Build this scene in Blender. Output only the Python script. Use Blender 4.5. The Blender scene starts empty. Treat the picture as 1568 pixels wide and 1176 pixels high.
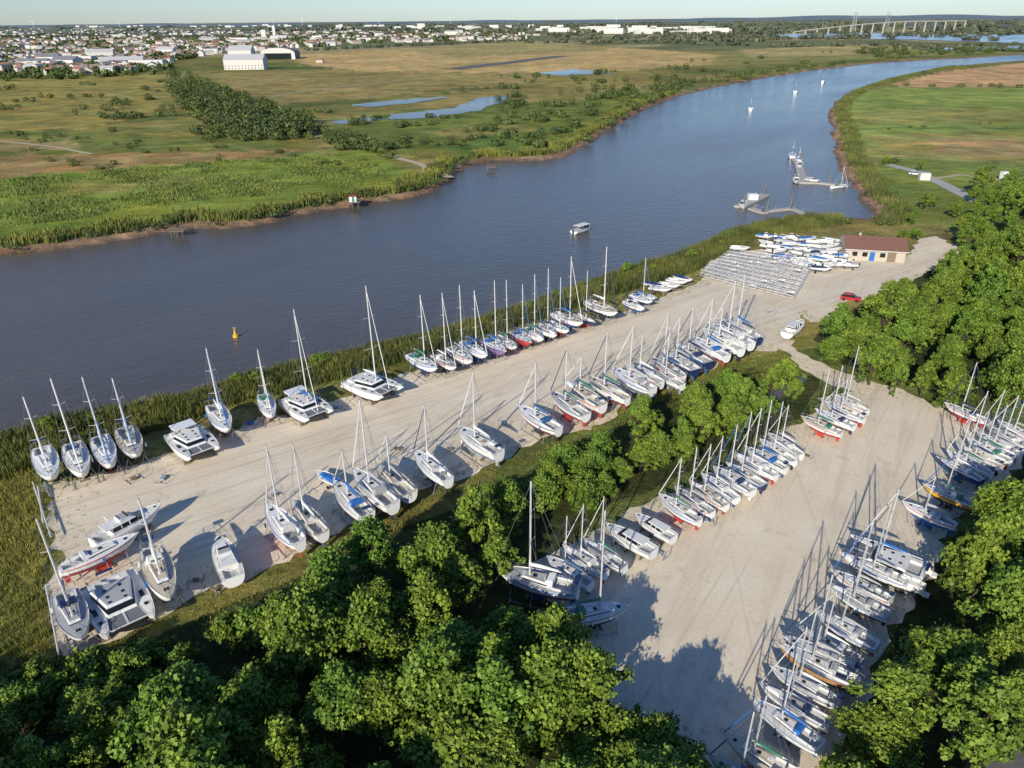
import bpy, math, random
import numpy as np
from mathutils import Vector, Matrix
from mathutils.geometry import tessellate_polygon
random.seed(7); np.random.seed(7)
R=random.uniform
sc=bpy.context.scene
# ------------------------------------------------------------------ camera
H=55.0; F=1107.0; CX,CY=784.0,588.0
p=math.atan((CY-29.5)/F); ro=math.radians(0.55)
fw=Vector((0,math.cos(p),-math.sin(p))); r0=Vector((1,0,0)); u0=Vector((0,math.sin(p),math.cos(p)))
rt=r0*math.cos(ro)-u0*math.sin(ro); up=u0*math.cos(ro)+r0*math.sin(ro)
cam=bpy.data.objects.new("camera",bpy.data.cameras.new("camera")); sc.collection.objects.link(cam)
M=Matrix.Identity(4)
for i in range(3):
    M[i][0]=rt[i]; M[i][1]=up[i]; M[i][2]=-fw[i]
M[2][3]=H
cam.matrix_world=M
cam.data.sensor_width=36; cam.data.lens=F/1568*36; cam.data.clip_end=90000; cam.data.clip_start=0.5
sc.camera=cam
# survey: aerial-photo coordinate -> metres on the level z
def P(u,v,z=0.0):
    d=fw*F+rt*(u-CX)-up*(v-CY)
    if d.z>-1.2: d.z=-1.2
    t=(z-H)/d.z
    return Vector((d.x*t,d.y*t,z))
def PR(q):
    d=q-Vector((0,0,H)); dep=d.dot(fw)
    return CX+F*d.dot(rt)/dep, CY-F*d.dot(up)/dep
def WP(l,z=0.0): return [P(a,b,z).xy for a,b in l]
# ------------------------------------------------------------------ light
wd=bpy.data.worlds.new("World"); sc.world=wd; wd.use_nodes=True
nt=wd.node_tree; bg=nt.nodes["Background"]; sk=nt.nodes.new("ShaderNodeTexSky"); sk.sky_type='NISHITA'
EL=math.radians(25); AZ=math.radians(24)
sk.sun_disc=False; sk.sun_elevation=EL; sk.sun_rotation=AZ+math.pi
sk.air_density=1.0; sk.dust_density=0.2; sk.ozone_density=4.0
hs=nt.nodes.new("ShaderNodeMix"); hs.data_type='RGBA'; hs.blend_type='MULTIPLY'; hs.inputs[0].default_value=1; hs.inputs[7].default_value=(.88,1.02,1.27,1)
nt.links.new(sk.outputs[0],hs.inputs[6]); nt.links.new(hs.outputs[2],bg.inputs[0]); bg.inputs[1].default_value=0.10
sun=bpy.data.objects.new("sun",bpy.data.lights.new("sun",'SUN')); sc.collection.objects.link(sun)
sun.data.energy=5.0; sun.data.angle=math.radians(0.5); sun.data.color=(1.0,0.92,0.77)
dv=Vector((math.sin(AZ)*math.cos(EL),math.cos(AZ)*math.cos(EL),-math.sin(EL)))
sun.rotation_euler=dv.to_track_quat('-Z','Y').to_euler()
sc.view_settings.view_transform='Standard'; sc.view_settings.look='None'; sc.view_settings.exposure=0
# ------------------------------------------------------------------ materials
def newmat(name):
    m=bpy.data.materials.new(name); m.use_nodes=True
    return m,m.node_tree.nodes,m.node_tree.links,m.node_tree.nodes["Principled BSDF"]
def mat(name,c,rough=0.5,metal=0,var=0.12,scale=1.5,spec=0.5):
    m,n,l,b=newmat(name)
    tc=n.new("ShaderNodeTexCoord"); no=n.new("ShaderNodeTexNoise"); no.inputs["Scale"].default_value=scale; no.inputs["Detail"].default_value=5
    l.new(tc.outputs["Object"],no.inputs["Vector"])
    mx=n.new("ShaderNodeMix"); mx.data_type='RGBA'
    mx.inputs[6].default_value=tuple(x*(1-var) for x in c)+(1,); mx.inputs[7].default_value=tuple(min(1,x*(1+var)) for x in c)+(1,)
    l.new(no.outputs[0],mx.inputs[0]); l.new(mx.outputs[2],b.inputs["Base Color"])
    b.inputs["Roughness"].default_value=rough; b.inputs["Metallic"].default_value=metal
    b.inputs["Specular IOR Level"].default_value=spec
    return m
def noise(n,l,vec,scale,detail=4,rough=0.55):
    a=n.new("ShaderNodeTexNoise"); a.inputs["Scale"].default_value=scale; a.inputs["Detail"].default_value=detail; a.inputs["Roughness"].default_value=rough
    l.new(vec,a.inputs["Vector"]); return a.outputs[0]
def rng(n,l,v,a,b,c,d):
    m=n.new("ShaderNodeMapRange"); m.inputs[1].default_value=a; m.inputs[2].default_value=b; m.inputs[3].default_value=c; m.inputs[4].default_value=d
    l.new(v,m.inputs[0]); return m.outputs[0]
def mixc(n,l,f,a,b,bt='MIX'):
    m=n.new("ShaderNodeMix"); m.data_type='RGBA'; m.blend_type=bt
    for s,x in ((0,f),(6,a),(7,b)):
        if isinstance(x,(int,float)): m.inputs[s].default_value=x
        elif isinstance(x,tuple): m.inputs[s].default_value=x+(1,) if len(x)==3 else x
        else: l.new(x,m.inputs[s])
    return m.outputs[2]
def mth(n,l,op,a,b):
    m=n.new("ShaderNodeMath"); m.operation=op
    for s,x in ((0,a),(1,b)):
        if isinstance(x,(int,float)): m.inputs[s].default_value=x
        else: l.new(x,m.inputs[s])
    return m.outputs[0]
def mapping(n,l,vec,rotz,scale):
    # rotate first, then scale
    r=n.new("ShaderNodeMapping"); r.inputs["Rotation"].default_value=(0,0,rotz); l.new(vec,r.inputs["Vector"])
    m=n.new("ShaderNodeMapping"); m.inputs["Scale"].default_value=scale
    l.new(r.outputs[0],m.inputs["Vector"]); return m.outputs[0]

MAT={}
MAT['white']=mat("white_gelcoat",(0.82,0.82,0.80),0.3,var=0.06,scale=1.2)
MAT['deck']=mat("deck_offwhite",(0.74,0.73,0.69),0.55,var=0.12,scale=2.5)
MAT['grey']=mat("deck_grey",(0.42,0.43,0.43),0.6)
MAT['cream']=mat("deck_cream",(0.62,0.54,0.40),0.6)
MAT['teak']=mat("teak",(0.40,0.29,0.19),0.7)
MAT['navy']=mat("navy_paint",(0.02,0.035,0.11),0.35)
MAT['blue']=mat("blue_canvas",(0.02,0.15,0.48),0.6)
MAT['red']=mat("red_antifouling",(0.50,0.05,0.035),0.7)
MAT['dred']=mat("dull_red",(0.32,0.07,0.05),0.8)
MAT['black']=mat("black_antifouling",(0.035,0.037,0.045),0.7)
MAT['bblue']=mat("blue_antifouling",(0.04,0.12,0.28),0.75)
MAT['lgrey']=mat("faded_antifouling",(0.33,0.36,0.40),0.8)
MAT['purple']=mat("purple_paint",(0.22,0.14,0.30),0.6)
MAT['yellow']=mat("yellow_paint",(0.78,0.50,0.03),0.4)
MAT['orange']=mat("orange_varnish",(0.60,0.28,0.05),0.45)
MAT['green']=mat("green_canvas",(0.03,0.20,0.12),0.6)
MAT['alu']=mat("mast_aluminium",(0.72,0.72,0.72),0.45,0.2,var=0.05)
MAT['steel']=mat("galvanised_steel",(0.42,0.43,0.44),0.5,0.4)
MAT['glass']=mat("dark_window",(0.015,0.018,0.022),0.12)
MAT['wire']=mat("rigging_wire",(0.25,0.25,0.26),0.5,0.5)
MAT['wood']=mat("weathered_wood",(0.22,0.17,0.12),0.85)
MAT['net']=mat("trampoline_net",(0.16,0.17,0.18),0.9)
MAT['rubber']=mat("rubber",(0.02,0.02,0.02),0.9)
MAT['wall']=mat("rendered_wall",(0.52,0.46,0.38),0.9)
MAT['rooft']=mat("clay_tile_roof",(0.21,0.105,0.075),0.9,var=0.4,scale=3)
MAT['roofg']=mat("slate_roof",(0.20,0.20,0.22),0.8)
MAT['asph']=mat("asphalt",(0.13,0.125,0.12),0.95,var=0.25)
MAT['conc']=mat("concrete",(0.42,0.40,0.37),0.9,var=0.2)
MAT['bark']=mat("bark",(0.075,0.055,0.04),0.95,var=0.3,scale=6)
MAT['carred']=mat("car_red",(0.5,0.03,0.03),0.3)

def leafmat(name,c1,c2,rough=0.6):
    m,n,l,b=newmat(name)
    at=n.new("ShaderNodeAttribute"); at.attribute_name="tint"
    oi=n.new("ShaderNodeObjectInfo")
    base=mixc(n,l,at.outputs["Fac"],c1,c2)
    base=mixc(n,l,rng(n,l,oi.outputs["Random"],0,1,0.0,0.6),base,mixc(n,l,at.outputs["Fac"],(c1[0]*1.3,c1[1]*0.9,c1[2]),(c2[0]*1.5,c2[1]*1.08,c2[2]*0.8)))
    l.new(base,b.inputs["Base Color"]); b.inputs["Roughness"].default_value=rough; b.inputs["Specular IOR Level"].default_value=0.3
    return m
MAT['leaf']=leafmat("broadleaf_foliage",(0.055,0.115,0.014),(0.19,0.31,0.04))
MAT['leafd']=leafmat("distant_foliage",(0.04,0.07,0.02),(0.12,0.17,0.045))
MAT['leafh']=leafmat("hazed_woodland_foliage",(0.065,0.095,0.065),(0.12,0.155,0.095))  # paler, bluer green: distance haze mixed into the leaf colour
MAT['reed']=leafmat("reed_blades",(0.07,0.115,0.025),(0.25,0.31,0.075))
MAT['grassb']=leafmat("tall_grass",(0.09,0.13,0.02),(0.33,0.34,0.09))
MAT['reedn']=leafmat("near_reed_blades",(0.045,0.08,0.02),(0.17,0.215,0.06))

# ------------------------------------------------------------------ mesh helpers
def pydata(name,vs,fs,mats,mi=None,smooth=False):
    me=bpy.data.meshes.new(name); me.from_pydata([tuple(v) for v in vs],[],fs)
    for m in mats: me.materials.append(m)
    if mi is not None: me.polygons.foreach_set("material_index",np.array(mi,dtype=np.int32))
    if smooth: me.polygons.foreach_set("use_smooth",np.ones(len(fs),dtype=bool))
    me.update()
    o=bpy.data.objects.new(name,me); sc.collection.objects.link(o); return o
def quadmesh(name,V,mats,tint=None,mi=None,link=True):
    N=len(V); me=bpy.data.meshes.new(name)
    me.vertices.add(N*4); me.vertices.foreach_set("co",V.reshape(-1).astype(np.float32))
    me.loops.add(N*4); me.loops.foreach_set("vertex_index",np.arange(N*4,dtype=np.int32))
    me.polygons.add(N); me.polygons.foreach_set("loop_start",np.arange(0,N*4,4,dtype=np.int32))
    for m in mats: me.materials.append(m)
    if mi is not None: me.polygons.foreach_set("material_index",mi.astype(np.int32))
    me.update(calc_edges=True)
    if tint is not None:
        a=me.attributes.new("tint",'FLOAT','POINT'); a.data.foreach_set("value",np.repeat(tint,4).astype(np.float32))
    if not link: return me
    o=bpy.data.objects.new(name,me); sc.collection.objects.link(o); return o
def unit(a): return a/np.maximum(np.linalg.norm(a,axis=-1,keepdims=True),1e-6)
def leaves(C,Nn,s):
    t=unit(np.cross(Nn,np.random.normal(size=C.shape))); b=np.cross(Nn,t)
    s=s.reshape(-1,1); a=t*s; b=b*s*0.75
    return np.stack([C-a-b*0.5,C+a*0.1-b,C+a+b*0.4,C-a*0.2+b],axis=1)
class MB:
    def __init__(s): s.v=[];s.f=[];s.m=[];s.mats=[]
    def mi(s,k):
        if k not in s.mats: s.mats.append(k)
        return s.mats.index(k)
    def add(s,vs,fs,k):
        o=len(s.v); s.v+= [tuple(v) for v in vs]
        ks=k if isinstance(k,list) else [k]*len(fs)
        for f,kk in zip(fs,ks): s.f.append(tuple(i+o for i in f)); s.m.append(s.mi(kk))
    def tbox(s,x0,x1,w0,w1,z0,z1,k,fs=0,bs=0,iy=0,y=0,top=None):
        v=[(x0,y-w0,z0),(x1,y-w1,z0),(x1,y+w1,z0),(x0,y+w0,z0),(x0+bs,y-w0+iy,z1),(x1-fs,y-w1+iy,z1),(x1-fs,y+w1-iy,z1),(x0+bs,y+w0-iy,z1)]
        s.add(v,[(0,3,2,1),(4,5,6,7),(0,1,5,4),(1,2,6,5),(2,3,7,6),(3,0,4,7)],[k,top or k,k,k,k,k])
    def tube(s,a,b,ra,rb=None,k='alu',n=5,cap=True):
        rb=ra if rb is None else rb
        a=Vector(a);b=Vector(b);d=(b-a).normalized()
        x=d.orthogonal().normalized(); y=d.cross(x)
        vs=[]
        for c,r in((a,ra),(b,rb)):
            for i in range(n):
                t=2*math.pi*i/n; vs.append(c+x*math.cos(t)*r+y*math.sin(t)*r)
        fs=[(i,(i+1)%n,n+(i+1)%n,n+i) for i in range(n)]
        if cap: fs+=[tuple(range(n-1,-1,-1)),tuple(range(n,2*n))]
        s.add(vs,fs,k)
    def path(s,pts,r,k,n=4):
        for a,b in zip(pts[:-1],pts[1:]): s.tube(a,b,r,r,k,n,False)
    def obj(s,name,loc=(0,0,0),rot=0,scale=1):
        o=pydata(name,s.v,s.f,[MAT[k] for k in s.mats],s.m)
        o.location=loc; o.rotation_euler=(0,0,rot); o.scale=(scale,)*3
        return o
# ------------------------------------------------------------------ boats
def wfun(t,st=0.7,full=2.1):
    if t<.42: return 1-(1-st)*((.42-t)/.42)**2
    return max(0.012,max(0,1-((t-.42)/.58)**full)**0.95)
def hull(mb,L,hb,y0,zk,dr,fb,top='white',bot='red',stripe=None,deck='deck',st=0.7,full=2.1,cockpit=(0.05,0.33),sheer=0.35,boot='navy'):
    ts=[0,.03,.1,.2,.3,.4,.5,.6,.7,.78,.85,.91,.955,.985,1]
    S=[0,.14,.3,.46,.58,.66,.76,.88,.955,1]
    wl=zk+dr*1.0
    rings=[];N=len(S)
    for t in ts:
        zs=zk+dr+fb+sheer*t*t; zb=zk+dr*0.6*((.45-t)/.45)**2 if t<.45 else zk+(zs-zk)*((t-.45)/.55)**3.6
        row=[]
        for s in S:
            y=wfun(t,st,full)*hb*math.sin(math.pi/2*s)**0.72
            z=zb+(zs-zb)*(1-max(0,math.cos(math.pi/2*s))**1.15)
            if s==1: z=zs
            x=(t-.5)*L-0.07*L*(1-(z-zk)/(zs-zk))*t**4
            if t<.05: x+=0.03*L*(z-zk)/(zs-zk)
            row.append((x,y,z))
        rings.append(row)
    for sd in(1,-1):
        vs=[(x,y0+sd*y,z) for r in rings for x,y,z in r]; fs=[];ks=[]
        for i in range(len(ts)-1):
            for j in range(N-1):
                a=i*N+j;q=(a,a+1,a+N+1,a+N); fs.append(q if sd<0 else q[::-1])
                z=sum(vs[k][2] for k in q)/4
                ks.append(bot if z<wl+0.08 else (boot if z<wl+0.22 and boot else (stripe if stripe and j==N-3 else top)))
        mb.add(vs,fs,ks)
    r=rings[0]; vs=[(x,y0+y,z) for x,y,z in r]+[(x,y0-y,z) for x,y,z in reversed(r)]
    mb.add(vs,[tuple(range(len(vs)))],top)
    c0,c1=cockpit; T=sorted(set(ts+[c0,c0+.008,c1,c1+.008])); cols=[-1,-.97,-.62,-.58,-.3,0,.3,.58,.62,.97,1]
    vs=[]
    for t in T:
        zs=zk+dr+fb+sheer*t*t; w=wfun(t,st,full)*hb
        for ci,c in enumerate(cols):
            z=zs-(0.0 if abs(c)>.98 else 0.07)+0.07*(1-c*c)
            if c0+.004<t<c1+.004 and abs(c)<.6: z-= 0.55 if abs(c)<.35 else 0.22
            x=(t-.5)*L+(0.03*L if t<.05 else 0)
            vs.append((x,y0+c*w,z))
    fs=[];ks=[];n=len(cols)
    for i in range(len(T)-1):
        for j in range(n-1):
            a=i*n+j; fs.append((a,a+n,a+n+1,a+1))
            tm=(T[i]+T[i+1])/2
            ks.append('grey' if (c0<tm<c1 and 3<=j<=6) else ('white' if j in(0,n-2) else deck))
    mb.add(vs,fs,ks)
    return lambda t:(zk+dr+fb+sheer*t*t, wfun(t,st,full)*hb)
def rig(mb,xm,z0,zt,L,hb,zd,cover='blue',furl='white',boom=True):
    mb.tube((xm,0,z0),(xm-0.08,0,zt),0.135,0.09,'alu',6)
    mh=zt-z0
    sp=[.36,.68] if mh>8 else [.52]
    tops=[]
    for q in sp:
        z=z0+mh*q; w=hb*(.62 if q<.6 else .45)
        for s in(1,-1):
            mb.tube((xm,0,z),(xm-.25,s*w,z+.08),.04,.03,'alu',4)
        tops.append((z+.08,w))
    for s in(1,-1):
        pts=[(xm-.3,s*hb*.93,zd)]+[(xm-.25,s*w,z) for z,w in tops]+[(xm-.08,0,zt-.4)]
        mb.path(pts,.018,'wire',3)
        mb.tube((xm-.5,s*hb*.9,zd),(xm,0,z0+mh*.45),.016,.016,'wire',3,False)
    mb.tube((-L*.48,0,zd),(xm-.08,0,zt),.018,.018,'wire',3,False)
    if furl: mb.tube((L*.47,0,zd+.5),(xm+.05,0,z0+mh*.93),.085,.05,furl,5)
    mb.tube((L*.49,0,zd+.1),(xm,0,z0+mh*.96),.02,.02,'wire',3,False)
    mb.tube((xm-.1,0,zt),(xm-.1,0,zt+.5),.015,.015,'wire',3)
    mb.tube((xm-.35,0,zt),(xm+.25,0,zt+.03),.02,.02,'wire',3)
    if boom:
        zb=z0+1.25; xe=xm-L*.36
        mb.tube((xm-.1,0,zb),(xe,0,zb+.05),.07,.06,'alu',5)
        if cover:
            mb.tube((xm-.05,0,zb+.25),(xm-L*.12,0,zb+.22),.13,.21,cover,6)
            mb.tube((xm-L*.12,0,zb+.22),(xe+.3,0,zb+.14),.21,.10,cover,6)
            mb.tube((xm-.02,0,zb+.1),(xm,0,zb+.9),.17,.12,cover,6)
        mb.tube((xe+.1,0,zb),(xm-.08,0,zt),.013,.013,'wire',3,False)
def stands(mb,L,hb,zk,dr):
    for x in(-.28*L,0.02*L,.27*L):
        for s in(1,-1):
            a=(x,s*hb*.62,zk+dr*.75); b=(x,s*(hb*1.0),0.04)
            mb.tube(a,b,.045,.045,'steel',4); mb.tube((x,s*hb*.62,.06),(x,s*hb*1.15,.06),.05,.05,'steel',4)
            mb.tube((x,s*hb*.3,.1),(x,s*hb*.62,zk+dr*.7),.03,.03,'steel',4)
    for x in(-.1*L,.1*L): mb.tbox(x-.15,x+.15,.5,.5,0,.18,'wood')
    mb.tube((-.28*L,hb*.9,.12),(.27*L,hb*.9,.12),.04,.04,'steel',4); mb.tube((-.28*L,-hb*.9,.12),(.27*L,-hb*.9,.12),.04,.04,'steel',4)
def rails(mb,L,g,y0=0):
    def pt(t,h,s,e=.94):
        z,w=g(t); return ((t-.5)*L,y0+s*w*e,z+h)
    for s in(1,-1):
        T=[.03,.15,.3,.45,.6,.75,.88]
        for t in T: mb.tube(pt(t,0,s),pt(t,.62,s),.018,.018,'steel',3,False)
        mb.path([pt(t,.62,s) for t in T],.013,'steel',3); mb.path([pt(t,.32,s) for t in T],.010,'steel',3)
        mb.path([pt(.88,.62,s),pt(.97,.7,s),pt(.995,.7,0)],.028,'steel',4)
        mb.tube(pt(.97,.7,s),pt(.97,0,s),.025,.025,'steel',3,False)
        mb.path([pt(.1,.65,s),pt(.005,.65,s),pt(.005,.65,s*.3)],.028,'steel',4)
        mb.tube(pt(.01,.65,s),pt(.01,0,s),.025,.025,'steel',3,False)
def sail_mesh(mb,top='white',bot='red',stripe=None,cover='blue',deck='deck',ztop=14,mast=True,hood=True,hb=1.62,furl='white'):
    L=10; zk,dr,fb=1.15,.80,.98
    g=hull(mb,L,hb,0,zk,dr,fb,top,bot,stripe,deck,st=R(.5,.78),boot=random.choice(['navy','red',None,'bblue']))
    mb.tbox(-.9,.75,.12,.10,.15,zk+.12,bot,fs=-.35,bs=-.1)
    mb.tbox(-.8,.6,.2,.15,.12,.36,bot,fs=.2)
    mb.tbox(-4.5,-3.95,.05,.05,.55,zk+dr*.9,bot,bs=-.1)
    stands(mb,L,hb,zk,dr)
    z0=zk+dr+fb-.02
    x0,x1=-1.75,R(2.1,2.7); w0,w1=hb*.64,hb*.36; h=R(.34,.46)
    mb.tbox(x0,x1,w0,w1,z0-.03,z0+h*.35,'white',fs=.12,iy=.02)
    mb.tbox(x0+.25,x1-.45,w0-.03,w1+.0,z0+h*.35,z0+h*.72,'glass',fs=.25,iy=.04)
    mb.tbox(x0+.0,x1-.16,w0-.035,w1-.03,z0+h*.35,z0+h*.36+.012,'white')
    mb.tbox(x0,x1-.55,w0-.06,w1-.0,z0+h*.72,z0+h*1.1,'white',fs=.3,iy=.10,top=deck)
    zr=z0+h*1.1
    mb.tbox(x0-.02,x0+.75,.33,.33,zr+.004,zr+.06,random.choice(['white','teak','grey']))
    mb.tbox(-.1,.38,.24,.24,zr+.004,zr+.05,'glass'); mb.tbox(3.0,3.45,.22,.22,z0+.22,z0+.30,'glass')
    for s in(1,-1):
        mb.tbox(-4.2,-1.8,.07,.07,z0-.02,z0+.2,'white',y=s*hb*.62)
        mb.tube((-2.3,s*hb*.62,z0+.2),(-2.3,s*hb*.62,z0+.36),.08,.07,'steel',6)
        mb.tube((-1.5,s*.55,zr+.05),(1.2,s*.4,zr+.05),.025,.025,'teak',4)
        for e in range(random.randint(0,2)):
            x=R(-3,2); mb.tube((x,s*hb*1.03,z0-.75),(x,s*hb*1.03,z0-.2),.11,.11,random.choice(['white','navy','blue']),6)
    if hood:
        c=cover or 'grey'
        for a,b,hh in((x0-.35,x0+.1,.62),(x0+.1,x0+.7,.48)):
            mb.tbox(a,b+.02,w0*.95,w0*.9,zr-.3,zr+hh-.22,c,fs=.3 if a>x0 else 0,iy=.2)
        mb.tbox(x0+.28,x0+.6,w0*.5,w0*.5,zr+.18,zr+.24,'glass',fs=.1)
    if random.random()<.5:
        mb.tbox(-3.4,-3.3,.5,.5,z0+.1,z0+.75,'steel',iy=.2)
    else: mb.tube((-4.3,0,z0+.1),(-3.2,.05,z0+.35),.035,.03,'teak',4)
    if random.random()<.35:
        mb.tbox(-4.85,-4.2,.55,.55,z0+1.15,z0+1.19,'navy')
        for s in(1,-1): mb.tube((-4.5,s*.5,z0),(-4.5,s*.5,z0+1.15),.03,.03,'steel',4)
    if random.random()<.25:                                   # dinghy upturned on the foredeck
        mb.tbox(1.9,4.1,.62,.3,z0+.25,z0+.62,random.choice(['grey','white','deck']),fs=.4,bs=.15,iy=.25)
    rails(mb,L,g)
    if mast: rig(mb,.75,zr,ztop,L,hb,z0+.05,cover,furl)
def cat_mesh(mb,top='white',bot='black',ztop=16,mast=True,cover='white',power=False,roof='deck'):
    L=11; yo=2.35; zk,dr,fb=.45,.5,1.35
    for s in(1,-1):
        g=hull(mb,L,.82,s*yo,zk,dr,fb,top,bot,None,'deck',st=.75,full=2.6,cockpit=(.0,.06),sheer=.15,boot=None)
        for x in(-2.5,2.5): mb.tbox(x-.2,x+.2,.45,.45,0,zk+.2,'wood',y=s*yo)
        mb.tbox(-.6,.8,.1,.1,.15,zk+.15,bot,y=s*yo)
        mb.tbox(-.2,1.0,.22,.22,2.42,2.47,'glass',y=s*(yo+.1))
        mb.tbox(2.2,2.7,.2,.2,2.44,2.49,'glass',y=s*yo)
        mb.tbox(-5.9,-5.2,.45,.5,1.0,1.2,'white',y=s*yo)
    z=2.28
    mb.tbox(-4.6,1.7,yo-.35,yo-.35,1.45,z,'white',top='grey',fs=.3)
    mb.tbox(1.7,4.3,.10,.10,z-.1,z,'alu'); mb.tbox(1.72,4.2,yo-.5,yo-.5,z-.1,z-.06,'net')
    mb.tube((4.3,-yo,z),(4.3,yo,z),.1,.1,'alu',6)
    mb.tbox(-2.4,2.1,2.35,1.5,z+.004,z+.3,'white',fs=.2,iy=.06)
    mb.tbox(-2.35,1.85,2.26,1.42,z+.3,z+.72,'glass',fs=.55,iy=.14)
    mb.tbox(-2.6,1.35,2.14,1.34,z+.72,z+.90,'white',fs=.35,iy=.18,top=roof)
    for a,b in((-1.9,-1.5),(-.6,-.2),(.5,.8)):
        for s in(1,-1): mb.tbox(a,b,.16,.16,z+.904,z+.95,'glass',y=s*.8)
    for s in(1,-1):
        mb.tbox(-4.5,-2.5,.35,.35,z+.004,z+.42,'white',y=s*1.75,top='deck')
    mb.tbox(-4.58,-4.2,1.3,1.3,z+.004,z+.42,'white',top='deck')
    if power or random.random()<.5:
        mb.tbox(-4.7,-2.3,1.9,1.9,z+1.62,z+1.72,'white',iy=.1)
        for s in(1,-1): mb.tube((-4.5,s*1.7,z),(-4.5,s*1.7,z+1.62),.05,.05,'steel',5); mb.tube((-2.5,s*1.7,z+.7),(-2.5,s*1.7,z+1.62),.05,.05,'steel',5)
    mb.tbox(-4.9,-4.5,.9,.9,z+1.3,z+1.36,'navy')
    for s in(1,-1): mb.tube((-4.7,s*.8,z),(-4.7,s*.8,z+1.3),.04,.04,'steel',4)
    for s in(1,-1):
        pts=[(x,s*(yo+.72*wfun((x+5.5)/11,.75,2.6)),z+.65) for x in(-4.5,-2.5,-.5,1.5,3.2,4.6)]
        mb.path(pts,.018,'steel',3)
        for q in pts: mb.tube(q,(q[0],q[1],z-.1),.02,.02,'steel',3,False)
        mb.path([pts[-1],(5.4,s*yo,z+.75),(4.6,s*(yo-.5),z+.65)],.03,'steel',4)
    if mast:
        rig(mb,.9,z+.9,ztop,L*.84,2.9,z,cover,'white')
def motor_mesh(mb,bot='black',fly=True,stripe=None):
    L=10.5; zk,dr,fb=.7,.55,1.25
    g=hull(mb,L,1.75,0,zk,dr,fb,'white',bot,stripe,'deck',st=.88,full=2.5,cockpit=(.02,.24),sheer=.55)
    z=zk+dr+fb+.03
    mb.tbox(-2.6,3.4,1.35,.65,z,z+.38,'white',fs=.6,iy=.08)
    mb.tbox(-2.6,2.0,1.25,1.0,z+.38,z+1.0,'glass',fs=1.1,bs=.1,iy=.18)
    for x in(-2.55,-1.3,-.1): mb.tbox(x,x+.14,1.27,1.22,z+.38,z+1.0,'white',iy=.18)
    mb.tbox(-3.4,1.0,1.15,.95,z+1.0,z+1.14,'white',fs=.2,iy=.05,top='deck')
    mb.tbox(4.0,4.3,.2,.2,z+.45,z+.5,'glass')
    if fly:
        mb.tbox(-1.2,.7,.95,.8,z+1.144,z+1.55,'white',fs=.5,iy=.05)
        mb.tbox(-1.0,.15,.85,.7,z+1.554,z+1.57,'grey')
        mb.tbox(-.1,.3,.75,.7,z+1.56,z+1.85,'glass',fs=.25,iy=.05)
        mb.tube((-2.2,-.9,z+1.1),(-2.5,-.8,z+2.3),.05,.05,'white',5); mb.tube((-2.2,.9,z+1.1),(-2.5,.8,z+2.3),.05,.05,'white',5)
        mb.tube((-2.5,-.8,z+2.3),(-2.5,.8,z+2.3),.06,.06,'white',5)
    rails(mb,L,g)
    for x in(-3,0,2.5):
        mb.tbox(x-.15,x+.15,1.1,1.1,0,.3,'wood')
        for s in(1,-1): mb.tbox(x-.12,x+.12,.12,.12,.3,zk+dr*.8,'wood',y=s*.9)
def dinghy_mesh(mb,top='white',bot='lgrey',z=.55,cab=False,cov=None):
    hull(mb,5.2,.98,0,z,.25,.55,top,bot,None,'deck',st=.85,full=2.6,cockpit=(.08,.5),sheer=.2,boot=None)
    zz=z+.8
    if cab:
        mb.tbox(-.1,1.1,.6,.45,zz,zz+.5,'white',fs=.3,iy=.08); mb.tbox(-.0,.85,.5,.4,zz+.5,zz+.85,'glass',fs=.3,iy=.05); mb.tbox(-.1,.7,.5,.4,zz+.85,zz+.92,'white')
    if cov: mb.tbox(-2.3,1.6,.85,.45,zz,zz+.3,cov,fs=.4,bs=.2,iy=.35)
    mb.tbox(-2.95,-2.55,.15,.15,z+.3,zz+.35,'black',iy=.03)
    for x in(-1.3,1.0):
        mb.tbox(x-.1,x+.1,.75,.75,0.02,.12,'steel')
        for s in(1,-1): mb.tube((x,s*.4,.1),(x,s*.4,z+.15),.05,.05,'steel',4)
    mb.tube((-1.2,0,.45),(3.2,0,.42),.05,.05,'steel',4)
    for s in(1,-1): mb.tube((-1.,s*.85,.28),(-1.,s*1.02,.28),.28,.28,'rubber',8)
def place(kind,bow,stern,base,name,zd=2.5,tv=None,Lr=(6.5,15),**kw):
    L0={'s':10,'c':11,'m':10.5,'d':5.2}[kind]
    b=P(bow[0],bow[1],zd); s=P(stern[0],stern[1],zd); d=b-s; L=max(Lr[0],min(Lr[1],d.length)); k=L/L0
    c=(b+s)/2; a=math.atan2(d.y,d.x)
    mb=MB()
    if kind in'sc' and kw.get('mast',True):
        if tv:
            xm=.75*k; bx=Vector((c.x+math.cos(a)*xm,c.y+math.sin(a)*xm,0))
            lo,hi=4,30
            for _ in range(30):
                m=(lo+hi)/2
                if PR(bx+Vector((0,0,m)))[1]>tv: lo=m
                else: hi=m
            zt=max(L*.8,min(L*1.9,lo))
        else: zt=L*R(1.2,1.45)
        kw['ztop']=zt/k
    {'s':sail_mesh,'c':cat_mesh,'m':motor_mesh,'d':dinghy_mesh}[kind](mb,**kw)
    return mb.obj(name,(c.x,c.y,base),a,k)
COV=['blue','blue','navy','white','white','deck','grey','green','grey','bblue']
BOT=['red','bblue','black','navy','lgrey','black','bblue','dred','lgrey','red']
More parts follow.
